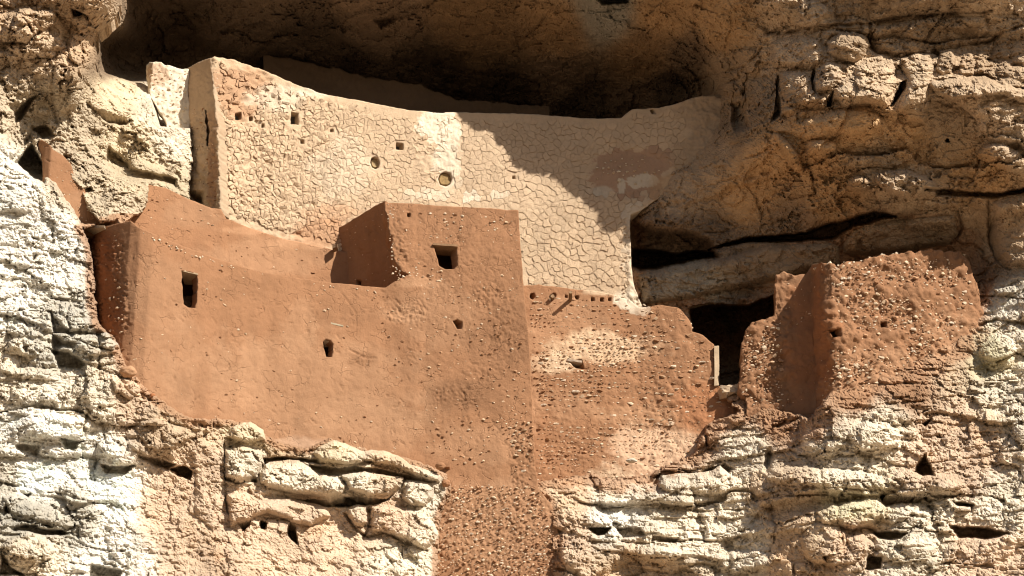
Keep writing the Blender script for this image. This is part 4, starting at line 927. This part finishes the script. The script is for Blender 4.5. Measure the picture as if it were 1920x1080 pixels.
# plaster plates between the shrinkage cracks
def plates(parent, depth, disp, colour, region, spacing, gapf, holes, limit=300):
    r = random.Random(5)
    pa = np.array(region, float); lo = pa.min(0) - 30; hi = pa.max(0) + 30
    pts = []
    y = lo[1]
    cell = {}
    cand = 0
    # dart throwing with varying radius
    tries = 24000
    G = 8.0
    for _ in range(tries):
        u = r.uniform(lo[0], hi[0]); v = r.uniform(lo[1], hi[1]); s = spacing(u, v) * r.uniform(.62, 1.25)
        gi, gj = int(u // G), int(v // G); k = int(s // G) + 2
        bad = False
        for a in range(gi - k, gi + k + 1):
            for b in range(gj - k, gj + k + 1):
                for (x, yy, ss) in cell.get((a, b), ()):
                    if (u - x) ** 2 + (v - yy) ** 2 < (min(s, ss) * .82) ** 2: bad = True; break
                if bad: break
            if bad: break
        if bad: continue
        cell.setdefault((gi, gj), []).append((u, v, s)); pts.append((u, v))
    vv, ee, ff, _a, _b, _c = delaunay_2d_cdt([Vector(p) for p in pts], [], [], 0, 1e-6)
    rings = [[] for _ in vv]
    for f in ff:
        a, b, c = (vv[i] for i in f)
        d = 2 * (a.x * (b.y - c.y) + b.x * (c.y - a.y) + c.x * (a.y - b.y))
        if abs(d) < 1e-6: continue
        ux = ((a.x ** 2 + a.y ** 2) * (b.y - c.y) + (b.x ** 2 + b.y ** 2) * (c.y - a.y) + (c.x ** 2 + c.y ** 2) * (a.y - b.y)) / d
        uy = ((a.x ** 2 + a.y ** 2) * (c.x - b.x) + (b.x ** 2 + b.y ** 2) * (a.x - c.x) + (c.x ** 2 + c.y ** 2) * (b.x - a.x)) / d
        for i in f: rings[i].append((ux, uy))
    cells = []
    reg = rough_outline(region, 2, 8, 4); regl = [tuple(p) for p in reg]
    for i, ring in enumerate(rings):
        if len(ring) < 4: continue
        cx, cy = vv[i]
        if not inside_pt(cx, cy, regl, 4): continue
        if any(abs(cx - np.mean([p[0] for p in h])) < 30 and abs(cy - np.mean([p[1] for p in h])) < 30 and inside_pt(cx, cy, h, -7) for h in holes): continue
        ring = sorted(ring, key=lambda p: math.atan2(p[1] - cy, p[0] - cx))
        A = np.array(ring)
        if np.abs(A - [cx, cy]).max() > 28: continue
        g = gapf(cx, cy)
        if g <= 0: continue
        B = np.roll(A, -1, 0)
        R3 = np.stack([A, A + (B - A) / 3, A + (B - A) * 2 / 3], 1).reshape(-1, 2)
        side = np.repeat(np.linalg.norm(B - A, axis=1), 3); side[::3] = 20
        cells.append((g, R3, side))
    # wobble: it depends on the place alone, so that neighbours share it
    allp = np.concatenate([c[1] for c in cells]); alls = np.concatenate([c[2] for c in cells])
    q = np.concatenate([allp * .09, np.zeros((len(allp), 1))], 1); q2 = np.concatenate([allp * .21, np.zeros((len(allp), 1))], 1)
    allp = allp + np.stack([fbm(q, 2, 55), fbm(q + 9, 2, 56)], -1) * 5.0 + np.stack([fbm(q2, 2, 57), fbm(q2 + 5, 2, 58)], -1) * 4.5 * np.minimum(alls / 12, 1)[:, None]
    q = np.concatenate([allp * .05, np.zeros((len(allp), 1))], 1); wid = np.clip(1 + 2.0 * fbm(q, 2, 59), .05, 2.4)
    done = []; at_ = 0
    for g, R3, _s in cells:
        R = allp[at_:at_ + len(R3)]; w_ = wid[at_:at_ + len(R3)]; at_ += len(R3)
        c = R.mean(0); dd = R - c; L = np.linalg.norm(dd, axis=1, keepdims=True)
        R = c + dd * np.clip((L - g * w_[:, None]) / L, .3, 1)
        area = .5 * abs(np.sum(R[:, 0] * np.roll(R[:, 1], -1) - R[:, 1] * np.roll(R[:, 0], -1)))
        done.append((area, c, R))
    cells = sorted(done, key=lambda t: -t[0])
    pts_ = np.concatenate([np.concatenate([R, c[None]]) for _a2, c, R in cells])
    Yd = depth(pts_[:, 0], pts_[:, 1]); Wd = place(pts_[:, 0], pts_[:, 1], Yd)
    Dd = disp(Wd[None], pts_[None, :, 0], pts_[None, :, 1])[0]
    tx = place(pts_[:, 0] + 3, pts_[:, 1], depth(pts_[:, 0] + 3, pts_[:, 1])) - Wd
    Nd = np.stack([tx[:, 1], -tx[:, 0], 0 * tx[:, 0]], -1); Nd /= np.linalg.norm(Nd, axis=1, keepdims=True)
    Cd = colour(Wd[None], pts_[None, :, 0], pts_[None, :, 1])[0]
    big_v, big_f, big_f4, big_c, nb, at_ = [], [], [], [], 0, 0
    for k, (area, c, R) in enumerate(cells):
        n = len(R); sl = slice(at_, at_ + n + 1); at_ += n + 1
        W, dsp, nn, col = Wd[sl], Dd[sl], Nd[sl], Cd[at_ - 1]
        lf = float(np.clip((760 - c[0]) / 280, 0, 1))
        h = r.uniform(.010, .022) + lf * r.uniform(-.006, .018)
        tilt = np.array([r.gauss(0, 1), r.gauss(0, 1)]) * (.0005 + .0014 * lf)
        hh = h + (R - c) @ tilt
        top = W[:n] + nn[:n] * (dsp[:n] + hh)[:, None]
        bot = W[:n] + nn[:n] * (dsp[:n] - .02)[:, None]
        mid_ = (W[n] + nn[n] * (dsp[n] + h + .003 + lf * r.uniform(0, .02)))[None]
        Vx = np.concatenate([top, bot, mid_])
        col = col * r.uniform(.96, 1.04)
        i = np.arange(n); j = (i + 1) % n
        f3 = np.stack([i, j, np.full(n, 2 * n)], -1)[:, ::-1]; f4 = np.stack([j, i, i + n, j + n], -1)[:, ::-1]
        if k < limit:
            me = mesh_from("plaster_plate", Vx, [f3, f4], np.tile(col, (len(Vx), 1)), M_TAN, smooth=False)
            o = link("plaster_plate", me); adopt(o, parent)
        else:
            big_v.append(Vx); big_f.append(f3 + nb); big_f4.append(f4 + nb); big_c.append(np.tile(col, (len(Vx), 1))); nb += len(Vx)
    if big_v:
        me = mesh_from("small_plaster_flakes", np.concatenate(big_v), [np.concatenate(big_f), np.concatenate(big_f4)], np.concatenate(big_c), M_TAN, smooth=False)
        o = link("small_plaster_flakes", me, kind="stuff"); adopt(o, parent)
    print("plates", len(cells))
def sp(u, v):
    if u < 640: return 9.5
    if u < 800: return 11.5
    return 13.0 if u < 960 else (16.0 if v > 400 else 14.0)
def gp(u, v):
    if abs(u - 820) < 45 and abs(v - 265) < 60 and (u + v) % 3 < 2: return 0
    if ((u - 1180) / 85) ** 2 + ((v - 322) / 42) ** 2 < 1: return 0
    if u > 1280: return 0
    if u < 560 and v < 200: return 0 if (int(u * 3 + v) % 2) else .8
    return 1.0 if (v > 400 and u > 960) else .5 if u > 860 else .6
plates(up, d_up, up_disp, up_col, [(404, 116), (440, 120), (490, 138), (545, 163), (600, 183), (680, 198), (760, 213), (875, 219), (960, 221), (1100, 230), (1170, 230), (1190, 212), (1260, 205), (1300, 200), (1290, 300), (1240, 370), (1180, 400), (1176, 430), (1180, 500), (1186, 545),
    (985, 545), (975, 470), (640, 470), (600, 452), (530, 440), (470, 420), (424, 402), (418, 300), (408, 200)], sp, gp, H_UP)

# round beam ends in their sockets
def log_end(u, v, r_px, Y, length, direction, parent, name="beam_end", col=np.array([.24, .17, .09]), seed=0, mat=None, **props):
    c = place(u, v, Y); r = r_px / 90.0 * 1.03
    d = Vector(direction).normalized(); a = d.cross(Vector((0, 0, 1))).normalized(); b = a.cross(d)
    n = 20; V_, C_ = [], []
    rings = [(0, .05), (0.0, .6), (-.004, .86), (.012, .98), (.05, 1.0), (length * .5, 1.02), (length, 1.0)]
    for (z, k) in rings:
        for i in range(n):
            th = 2 * math.pi * i / n; w = 1 + .07 * math.sin(3 * th + seed) + .04 * math.sin(7 * th + seed * 2)
            p = Vector(c) + d * z + (a * math.cos(th) + b * math.sin(th)) * r * k * w
            V_.append(p); C_.append(col * (1.25 if k < .9 and z < .01 else .9) * (1 + .12 * math.sin(5 * th + k * 9)))
    F_ = []
    for k in range(len(rings) - 1):
        for i in range(n): F_.append([k * n + i, k * n + (i + 1) % n, (k + 1) * n + (i + 1) % n, (k + 1) * n + i])
    me = mesh_from(name, np.array(V_), np.array(F_), np.array(C_), mat or M_WOOD, smooth=False)
    o = link(name, me, **props); adopt(o, parent); return o
log_end(704, 306, 9.6, d_up(704., 306.) + .10, .5, (-.3, 1, 0), up, seed=1)
log_end(835, 336, 13.6, d_up(835., 336.) + .07, .5, (-.2, 1, 0), up, seed=2, col=np.array([.19, .125, .055]))

ALL_HOLES += H_RET + H_UP
scatter(up, 'pale', d_up, [(1105, 320), (1150, 290), (1220, 292), (1240, 320), (1190, 350), (1120, 345)], 34, (3.5, 10), seed=49, flat=(.5, 1.0), proud=.12, limit=20)
scatter(up, 'mix', d_ret, [(356, 205), (384, 200), (405, 250), (410, 385), (388, 388), (384, 352), (358, 350)], 90, (3.5, 10), seed=40, flat=(.35, .7), proud=.5, limit=40)
scatter(up, 'pale', d_up, [(396, 112), (408, 112), (418, 240), (426, 395), (414, 390), (409, 250)], 70, (3.5, 9), seed=47, flat=(.3, .6), proud=.4, limit=30, course=8)
scatter(up, 'pale', d_up, [(1160, 405), (1180, 405), (1186, 540), (1196, 562), (1165, 560)], 60, (4, 10), seed=48, flat=(.3, .6), proud=.45, limit=30, course=8)
# ================================================================== red plaster wall above the terrace
rw = thing("red_plaster_wall", "smooth red mud plaster wall rising behind the parapet below the tan wall", "wall", foot(450, 540, 45.8))
def red_col(P, U, V):
    C = blotch(MUD * 1.08, P, U, V, [(500, 480, 120, 40, MUDL * .97, .6), (350, 400, 60, 30, MUDL * .92, .5), (570, 455, 60, 14, MUDL * 1.2, .6), (470, 432, 60, 8, MUDL * 1.3, .5)])
    return C * (1 + .05 * fbm(P * 2.5, 4, 330)[..., None])
sheet("wall_face", O_RED, d_red, 2.2, lambda P, U, V: mud_relief(P, U, V, 340, 50, .05, .008), red_col, M_MUD, skirt=.12, inward=(-.4, 1, 0), parent=rw, rough=1.0, seed=23)
scatter(rw, 'red', d_red, [(285, 355), (410, 400), (600, 470), (600, 515), (480, 500), (270, 420)], 70, (3, 8), seed=31, proud=.2)

# ================================================================== lower house: rounded front wall, tower, shaded side of the tower
house = thing("adobe_house", "large smooth red mud house front with rounded left corner and square tower", "house", foot(600, 850, 44.5))
H_LOW = [[(340, 507), (352, 509), (370, 516), (371, 545), (367, 577), (352, 577), (344, 570)], [(605, 641), (611, 636), (620, 637), (625, 645), (624, 670), (610, 669)],
         [(812, 458), (857, 461), (859, 500), (852, 506), (836, 505), (824, 498), (817, 480)], [(849, 603), (858, 599), (868, 603), (866, 617), (857, 616)], quad(763, 400, 770, 408)]
ROUGH_LOW = [(760, 590, 45, 20, .9), (775, 660, 12, 28, .6), (860, 740, 45, 24, .8), (900, 700, 30, 24, .6), (930, 570, 45, 40, .6), (950, 650, 40, 60, .5), (680, 675, 22, 14, .7), (200, 560, 45, 110, 1.1), (190, 480, 40, 40, .9), (930, 1000, 130, 100, .75), (850, 500, 120, 80, .3), (745, 460, 20, 70, .8), (980, 860, 30, 60, .9), (400, 800, 100, 12, .6)]
def low_disp(P, U, V):
    r = mud_relief(P, U, V, 350, 650, .06, .012, ROUGH_LOW)
    r += -.03 * sstep(2.5, 0, seg_dist(U, V, [(655, 655), (672, 664), (690, 672), (705, 672)]))
    r += -.02 * sstep(2.0, 0, seg_dist(U, V, [(640, 550), (655, 570), (668, 590), (668, 630)])) - .02 * sstep(2.0, 0, seg_dist(U, V, [(740, 560), (755, 575), (785, 560), (798, 580)]))
    r += .02 * sstep(880, 960, V) * sstep(830, 850, U)
    return r
def low_col(P, U, V):
    C = blotch(MUD, P, U, V, [(560, 740, 260, 110, MUDL * .93, .55), (330, 680, 110, 80, MUDL * .9, .4), (700, 800, 120, 60, MUDL * .95, .5), (820, 590, 90, 60, MUDL * .95, .4), (300, 560, 60, 90, MUDL * .88, .4),
        (190, 560, 35, 120, MUDD * 1.25, .8), (190, 460, 40, 30, MUDD, .6), (930, 980, 130, 90, MUDL * 1.02, .6), (870, 740, 60, 30, MUD * .74, .7), (940, 640, 60, 70, MUD * .82, .7), (420, 540, 60, 20, MUD * .88, .5), (640, 590, 80, 16, MUD * .86, .5), (680, 675, 24, 14, MUD * .8, .6), (560, 620, 30, 60, MUDL, .4), (470, 700, 26, 90, MUDL * 1.06, .4), (380, 730, 18, 60, MUD * .92, .5), (850, 430, 110, 40, MUD * 1.03, .4), (760, 590, 45, 18, MUDL * 1.05, .6),  # MUDD spots: shade of the left-facing side painted into the mud
        (910, 830, 90, 40, MUDL, .4), (560, 835, 60, 16, np.array([.45, .30, .2]), .5), (780, 530, 50, 12, MUDL * 1.1, .6)])
    w = 1 + .07 * fbm(P * np.array([3.2, 3.2, .7]), 4, 355)[..., None] + .05 * fbm(P * 2.2, 4, 356)[..., None]
    return np.clip(C * w, .02, .8)
ALL_HOLES += H_LOW
sheet("front_wall", O_LOW, d_low, 2.1, low_disp, low_col, M_MUD, holes=H_LOW, skirt=1.25, inward=(-.12, 1, 0), parent=house, rough=1.2, seed=24, hole_inward=(-.55, 1, .1), hole_skirt=.24, hole_rough=1.7)
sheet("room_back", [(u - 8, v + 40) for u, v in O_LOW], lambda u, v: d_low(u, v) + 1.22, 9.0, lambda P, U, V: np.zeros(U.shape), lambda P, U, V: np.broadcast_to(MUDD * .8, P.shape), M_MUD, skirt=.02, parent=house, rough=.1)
def ts_col(P, U, V): return blotch(MUD * .97, P, U, V, [(660, 500, 30, 40, MUDL * .9, .5)]) * (1 + .06 * fbm(P * 3, 4, 360)[..., None])
sheet("tower_side", O_TSIDE, lambda u, v: upright(u, v, C_TSIDE, lean=.17, z0=26.3), 2.1, lambda P, U, V: mud_relief(P, U, V, 365, 60, .03, .02), ts_col, M_MUD,
      holes=[quad(668, 524, 677, 545)], skirt=.3, inward=(.5, .85, 0), parent=house, rough=1.0, seed=25)
# timber and stone over the openings
slab("lintel", 811, 455.5, 858, 458.8, (45.0, 45.04), (45.5, 45.5), M_WOOD, np.array([.22, .13, .07]), house, slope=3.5)
slab("lintel", 338.5, 504.5, 371, 507.2, (42.86, 43.08), (43.5, 43.6), M_WOOD, np.array([.33, .24, .15]), house, slope=8.5)
slab("lintel", 606, 635, 624, 638.5, (44.55, 44.6), (44.9, 44.9), M_STONE, np.array([.5, .42, .32]), house, slope=1)
slab("ledge_slab", 145, 425, 196, 429.5, (43.65, 43.0), (44.0, 43.6), M_STONE, GREYB, house, slope=-3)
slab("wood_splinter", 613, 602.5, 644, 605.5, (44.50, 44.60), (44.7, 44.7), M_WOOD, np.array([.30, .24, .16]), house, slope=7, jitter=.004)
slab("beam_stub", 623, 459, 633, 465, (46.28, 46.2), (46.5, 46.4), M_WOOD, np.array([.24, .16, .10]), house, slope=-2)
slab("stone", 835, 865, 843, 875, 44.95, 45.3, M_STONE, MUD, house)
wl = lambda u, v: (.75 if u > 800 else .32 if v < 560 else .18) * (1 if u > 240 else 2.2)
scatter(house, 'red', d_low, [(240, 420), (340, 460), (490, 515), (720, 545), (745, 515), (725, 385), (970, 400), (982, 560), (998, 860), (840, 885), (600, 840), (480, 815), (300, 745), (235, 680)], 800, (2.6, 8), seed=32, proud=.35, weight=wl)
scatter(house, 'red', d_low, [(165, 450), (235, 425), (232, 690), (200, 640), (178, 560)], 60, (5, 12), seed=33, proud=.4, limit=40)
scatter(house, 'mix', lambda u, v: d_low(u, v) - .05, [(845, 905), (1010, 910), (1040, 1000), (1045, 1085), (812, 1085), (826, 960)], 760, (2.8, 9), seed=34, proud=.5, limit=100)
scatter(house, 'mix', d_low, [(955, 800), (1003, 780), (1003, 900), (960, 905)], 45, (5, 12), seed=35, proud=.45, limit=40)
scatter(house, 'pale', d_low, [(722, 380), (736, 382), (752, 500), (790, 512), (770, 530), (735, 520)], 55, (3, 8), seed=36, proud=.5, limit=30)
scatter(house, 'pale', d_low, [(250, 418), (262, 432), (345, 466), (440, 500), (560, 527), (722, 546), (722, 552), (560, 533), (440, 507), (330, 475), (245, 430)], 70, (3, 7), seed=37, proud=.6, limit=30)
scatter(house, 'pale', d_low, [(735, 390), (960, 400), (975, 560), (800, 570), (770, 530), (750, 500)], 110, (2.6, 7), seed=39, proud=.4, limit=40)
scatter(house, 'red', lambda u, v: upright(u, v, C_TSIDE, lean=.17, z0=26.3), [(720, 390), (640, 435), (640, 525), (735, 530), (738, 480)], 60, (2.5, 5), seed=38, proud=.2)

# ================================================================== rubble masonry wall to the right of the tower
mas = thing("rubble_wall", "rough rubble and mud wall between the tower and the doorway gap, with beam sockets", "wall", foot(1160, 880, 46.5))
H_MAS = [[(995, 549), (1002, 548), (1004, 556), (1000, 562), (993, 558)], [(1030, 556), (1038, 549), (1044, 552), (1040, 562), (1031, 565)], [(1077, 556), (1084, 552), (1088, 558), (1082, 562)], quad(1108, 557, 1116, 565), quad(1125, 558, 1133, 566), quad(1140, 557, 1147, 564), quad(1153, 556, 1161, 564), quad(1059, 553, 1065, 559),
         [(1066, 676), (1092, 674), (1096, 692), (1088, 692), (1078, 690)]]
def mas_disp(P, U, V):
    rough = .3 + .7 * sstep(600, 760, V) + .5 * sstep(1180, 1220, U)
    band = sstep(1.2, .7, np.sqrt(((U - 1130) / 110) ** 2 + ((V - 650) / 40) ** 2))
    r = mud_relief(P, U, V, 370, 120, .05, .012) + rough * (.05 * fbm(P * 5, 4, 371, .7)) + .03 * band * fbm(P * 9, 3, 372)
    return r
def mas_col(P, U, V):
    C = blotch(MUD * 1.03, P, U, V, [(1060, 610, 90, 60, MUDL, .5), (1130, 650, 110, 28, np.array([.55, .38, .24]), .8), (1040, 680, 50, 20, np.array([.56, .40, .26]), .8), (1190, 560, 40, 30, PLASW * .95, .9), (1150, 545, 60, 10, PLAS, .8), (1230, 620, 50, 60, MUD * .97, .5),
        (1230, 850, 90, 50, np.array([.56, .37, .24]), .85), (1150, 900, 50, 30, np.array([.58, .42, .28]), .7), (1060, 820, 50, 60, MUD, .6), (1060, 760, 60, 30, MUDL * .95, .4), (1200, 780, 80, 20, MUDL * 1.1, .6), (1320, 760, 60, 50, MUDD * 1.5, .5), (1000, 700, 20, 120, MUDL * 1.05, .5)])
    return np.clip(C * (1 + .08 * fbm(P * 3, 4, 375)[..., None]), .02, .8)
ALL_HOLES += H_MAS
sheet("wall_face", O_MAS, d_mas, 2.1, mas_disp, mas_col, M_MUD, holes=H_MAS, skirt=.6, inward=(-.1, 1, 0), parent=mas, rough=2.0, seed=26, hole_inward=(-.5, 1, .1), hole_skirt=.22, hole_rough=1.4)
slab("shelf_stone", 1064, 673, 1091, 676.5, (46.42, 46.44), (46.7, 46.7), M_STONE, np.array([.36, .27, .20]), mas, slope=3)
slab("door_post", 1339.5, 648, 1348.5, 723, (46.62, 46.68), (47.1, 47.1), M_WOOD, np.array([.33, .24, .155]), mas, jitter=.012)
slab("sill_stone", 1352, 722, 1384, 738, (46.4, 46.45), (46.9, 46.9), M_STONE, np.array([.42, .31, .21]), mas, slope=-2, jitter=.06)
log_end(1070, 548, 3.2, d_mas(1070., 548.) - .38, .8, (0, 1, -.03), mas, name="beam_stub", seed=3, col=np.array([.22, .14, .08]))
log_end(1036, 555, 4.0, d_mas(1036., 555.) - .12, .5, (0, 1, 0), mas, name="beam_stub", seed=4, col=np.array([.22, .14, .08]))
scatter(mas, 'mix', d_mas, [(990, 545), (1180, 570), (1200, 700), (1000, 740)], 330, (4, 12), seed=41, flat=(.3, .55), proud=.22, limit=80, course=9, slope_c=.02, tilt=.12)
scatter(mas, 'pale', d_mas, [(1010, 630), (1200, 628), (1200, 690), (1100, 700), (1010, 690)], 190, (4, 12), seed=42, flat=(.3, .55), proud=.3, limit=70, course=8.5, slope_c=.02, tilt=.1)
scatter(mas, 'mix', d_mas, [(1005, 700), (1340, 730), (1400, 745), (1320, 800), (1200, 800), (1120, 850), (1010, 790)], 520, (4, 15), seed=43, flat=(.3, .6), proud=.3, limit=140, course=10, slope_c=.04, tilt=.14)
scatter(mas, 'mix', d_mas, [(1200, 580), (1275, 580), (1295, 622), (1340, 655), (1344, 725), (1200, 740)], 170, (5, 17), seed=44, flat=(.3, .6), proud=.5, course=11, slope_c=.03, tilt=.14, limit=100)
scatter(mas, 'mix', d_mas, [(1010, 790), (1120, 800), (1320, 800), (1310, 850), (1220, 895), (1120, 900), (1000, 905)], 450, (3.5, 11), seed=45, flat=(.35, .65), proud=.26, limit=60, course=9, slope_c=.05, tilt=.2)
scatter(mas, 'pale', lambda u, v: d_mas(u, v) + .05, [(1185, 560), (1210, 570), (1272, 575), (1296, 600), (1300, 622), (1320, 626), (1345, 650), (1345, 662), (1330, 655), (1310, 640), (1290, 632), (1270, 590), (1200, 585)], 28, (7, 14), seed=46, proud=.3, limit=28)

# ================================================================== ruined tower on the right
rt = thing("ruined_tower", "ragged ruined tower of stony red mud right of the doorway gap", "tower", foot(1620, 760, 45.4))
H_RT = [[(1557, 621), (1575, 617), (1579, 633), (1562, 634)], [(1649, 603), (1664, 602), (1665, 616), (1651, 615)]]
def rt_disp(P, U, V):
    sm = sstep(12, 34, np.abs(U - 1510)) 
    r = mud_relief(P, U, V, 380, 60, .07, .012) + (.25 + .75 * sm) * .07 * fbm(P * 4.5, 5, 381, .7)
    f1, f2, rr = worley(P * 7, 382)
    return r + sm * .05 * (rr - f1 * .7) + .16 * fbm(P * 1.6, 3, 383) * (.4 + .6 * sm)
def rt_col(P, U, V):
    C = blotch(MUD * .92, P, U, V, [(1650, 620, 150, 70, MUD * .98, .5), (1520, 650, 50, 120, MUDD * 1.25, .6), (1480, 500, 40, 30, MUDL, .5), (1700, 690, 120, 40, MUDL, .6), (1600, 750, 90, 40, MUDL * .95, .5), (1790, 640, 60, 50, MUDL * 1.05, .5), (1420, 700, 40, 60, MUD, .5)])  # MUDD spot: shade left of the tower corner painted into the mud
    return np.clip(C * (1 + .10 * fbm(P * 3, 4, 385)[..., None]), .02, .8)
ALL_HOLES += H_RT
sheet("wall_face", O_RT, d_rt, 2.1, rt_disp, rt_col, M_MUD, holes=H_RT, skirt=.7, inward=(.05, 1, 0), parent=rt, rough=3.6, seed=27, hole_inward=(-.4, 1, .1), hole_skirt=.22, hole_rough=1.2)
scatter(rt, 'mix', d_rt, [(1556, 500), (1660, 485), (1800, 480), (1826, 540), (1824, 600), (1780, 640), (1560, 720)], 1100, (3, 13), seed=51, flat=(.45, .9), proud=.6, limit=200)
scatter(rt, 'mix', d_rt, [(1395, 630), (1415, 606), (1455, 595), (1468, 600), (1470, 770), (1400, 760), (1390, 735)], 260, (3.5, 13), seed=52, flat=(.45, .9), proud=.65, limit=60)
scatter(rt, 'mix', lambda u, v: d_rt(u, v) - .03, [(1550, 690), (1780, 640), (1700, 760), (1560, 790), (1520, 780)], 260, (3.5, 12), seed=53, proud=.6, limit=25)
scatter(rt, 'pale', lambda u, v: d_rt(u, v) + .06, [(1456, 514), (1512, 514), (1522, 496), (1600, 488), (1662, 474), (1745, 470), (1806, 474), (1816, 492), (1745, 486), (1662, 490), (1600, 502), (1530, 510), (1510, 524), (1456, 526)], 60, (6, 16), seed=54, proud=.5, limit=60)
scatter(rt, 'red', d_rt, [(1470, 530), (1550, 520), (1552, 760), (1475, 770)], 90, (2.5, 5), seed=55, proud=.25)

# ================================================================== small red wall fragment, upper left
fr = thing("wall_fragment", "narrow leaning piece of red mud wall wedged in the rock beside a dark hole", "wall", foot(130, 420, 43.4))
sheet("wall_face", O_FRAG, d_frag, 2.0, lambda P, U, V: mud_relief(P, U, V, 390, 20, .05, .01), lambda P, U, V: blotch(MUD * 1.02, P, U, V, [(95, 300, 20, 40, MUD * .9, .6), (150, 390, 30, 30, MUDL * .9, .5)]) * (1 + .05 * fbm(P * 3, 3, 391)[..., None]), M_MUD, skirt=.35, inward=(0, 1, 0), parent=fr, rough=1.2, seed=28)
scatter(fr, 'pale', d_frag, [(75, 270), (92, 275), (130, 310), (165, 390), (200, 425), (140, 420), (95, 345)], 26, (2.5, 5), seed=61, proud=.3)

# ================================================================== lit masonry stub left of the plastered wall
C_STUB = plan([(262, 250, 46.3), (276, 250, 45.95), (352, 250, 46.1), (380, 250, 46.3)])
d_stub = lambda u, v: upright(u, v, C_STUB)
O_STUB = [(275, 150), (275, 122), (281, 116), (300, 116), (312, 122), (335, 127), (354, 129), (353, 180), (358, 240), (362, 300), (362, 360), (310, 340), (312, 230), (280, 180)]
st = thing("masonry_stub", "short pale broken stone wall against the yellow rock, left of the tall tan wall", "wall", foot(320, 300, 46.1))
sheet("wall_face", O_STUB, d_stub, 2.0, lambda P, U, V: .07 * fbm(P * 4, 5, 395, .7) + .04 * fbm(P * 9, 3, 396), lambda P, U, V: blotch(CREAM * .95, P, U, V, [(295, 140, 20, 20, MUDL * 1.15, .6), (340, 300, 30, 50, BROWN * 1.2, .5)]), M_TAN, skirt=.3, inward=(0, 1, 0), parent=st, rough=2.0, seed=29)
scatter(st, 'pale', d_stub, [(280, 125), (350, 132), (356, 300), (355, 350), (315, 330), (315, 225), (282, 170)], 110, (5, 13), seed=62, flat=(.4, .8), proud=.5, limit=80)

# ================================================================== wall deep in the alcove, its deep shade put into the colour
C_IN = plan([(470, 150, 48.9), (700, 180, 49.3), (900, 200, 49.6), (1010, 210, 49.7)])
d_in = lambda u, v: upright(u, v, C_IN)
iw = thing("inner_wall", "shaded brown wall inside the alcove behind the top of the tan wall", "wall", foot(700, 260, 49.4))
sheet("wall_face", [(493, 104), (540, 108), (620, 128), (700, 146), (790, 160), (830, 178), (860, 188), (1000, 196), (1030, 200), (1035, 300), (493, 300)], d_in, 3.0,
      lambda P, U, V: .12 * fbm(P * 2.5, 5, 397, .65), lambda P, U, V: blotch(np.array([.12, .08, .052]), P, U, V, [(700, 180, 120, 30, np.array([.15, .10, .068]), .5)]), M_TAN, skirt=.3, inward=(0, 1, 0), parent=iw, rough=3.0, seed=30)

# ================================================================== loose stones resting on the ledges
def boulder(name, label, u, v, wpx, hpx, Y, col, seed, cat="boulder", mat=None, group=None):
    import bmesh
    bm = bmesh.new(); bmesh.ops.create_icosphere(bm, subdivisions=4, radius=1)
    me = bpy.data.meshes.new(name); bm.to_mesh(me); bm.free()
    co = np.array([x.co for x in me.vertices])
    n = co / np.linalg.norm(co, axis=1, keepdims=True)
    f1, f2, rr = worley(n * 1.6 + seed, seed)
    co = n * (1 + .18 * fbm(n * 1.3 + seed, 3, seed) - .16 * f1 + .05 * fbm(n * 5 + seed, 3, seed + 1))[:, None]
    co *= np.array([wpx / 180.0, (wpx + hpx) / 380.0, hpx / 180.0]) * 1.1
    me.vertices.foreach_set("co", co.astype(np.float32).reshape(-1))
    at = me.color_attributes.new("Col", 'FLOAT_COLOR', 'POINT')
    cc = np.ones((len(co), 4), np.float32); cc[:, :3] = np.asarray(col) * (1 + .15 * fbm(co * 6, 3, seed)[:, None])
    at.data.foreach_set("color", cc.reshape(-1)); me.materials.append(mat or M_STONE)
    for p in me.polygons: p.use_smooth = True
    o = link(name, me, label=label, category=cat); o.location = place(u, v, Y)
    if group: o['group'] = group
    return o
boulder("boulder", "rounded reddish boulder resting on the ledge at the foot of the rounded wall corner", 240, 697, 28, 20, 42.0, MUDL * 1.05, 3)
boulder("loose_stone", "small dark red stone beside the boulder at the wall foot, downhill of it", 286, 742, 10, 9, 42.35, MUDD * 1.3, 5, "stone")
boulder("loose_stone", "dark red stone on the right tip of the rock ledge below the house", 826, 874, 18, 13, 44.45, MUD, 6, "stone")
boulder("loose_stone", "red stone wedged at the wall foot just below the right tip of the rock ledge", 836, 906, 16, 13, 44.7, MUD * 1.05, 7, "stone")
boulder("loose_stone", "grey rounded stone lying in the pink rubble right of the red buttress", 1184, 864, 20, 8, 46.2, GREY, 8, "stone")
boulder("loose_stone", "blunt brown stone jammed in the pale rock under the ruined tower", 1672, 898, 24, 16, 44.5, TANR, 9, "stone")
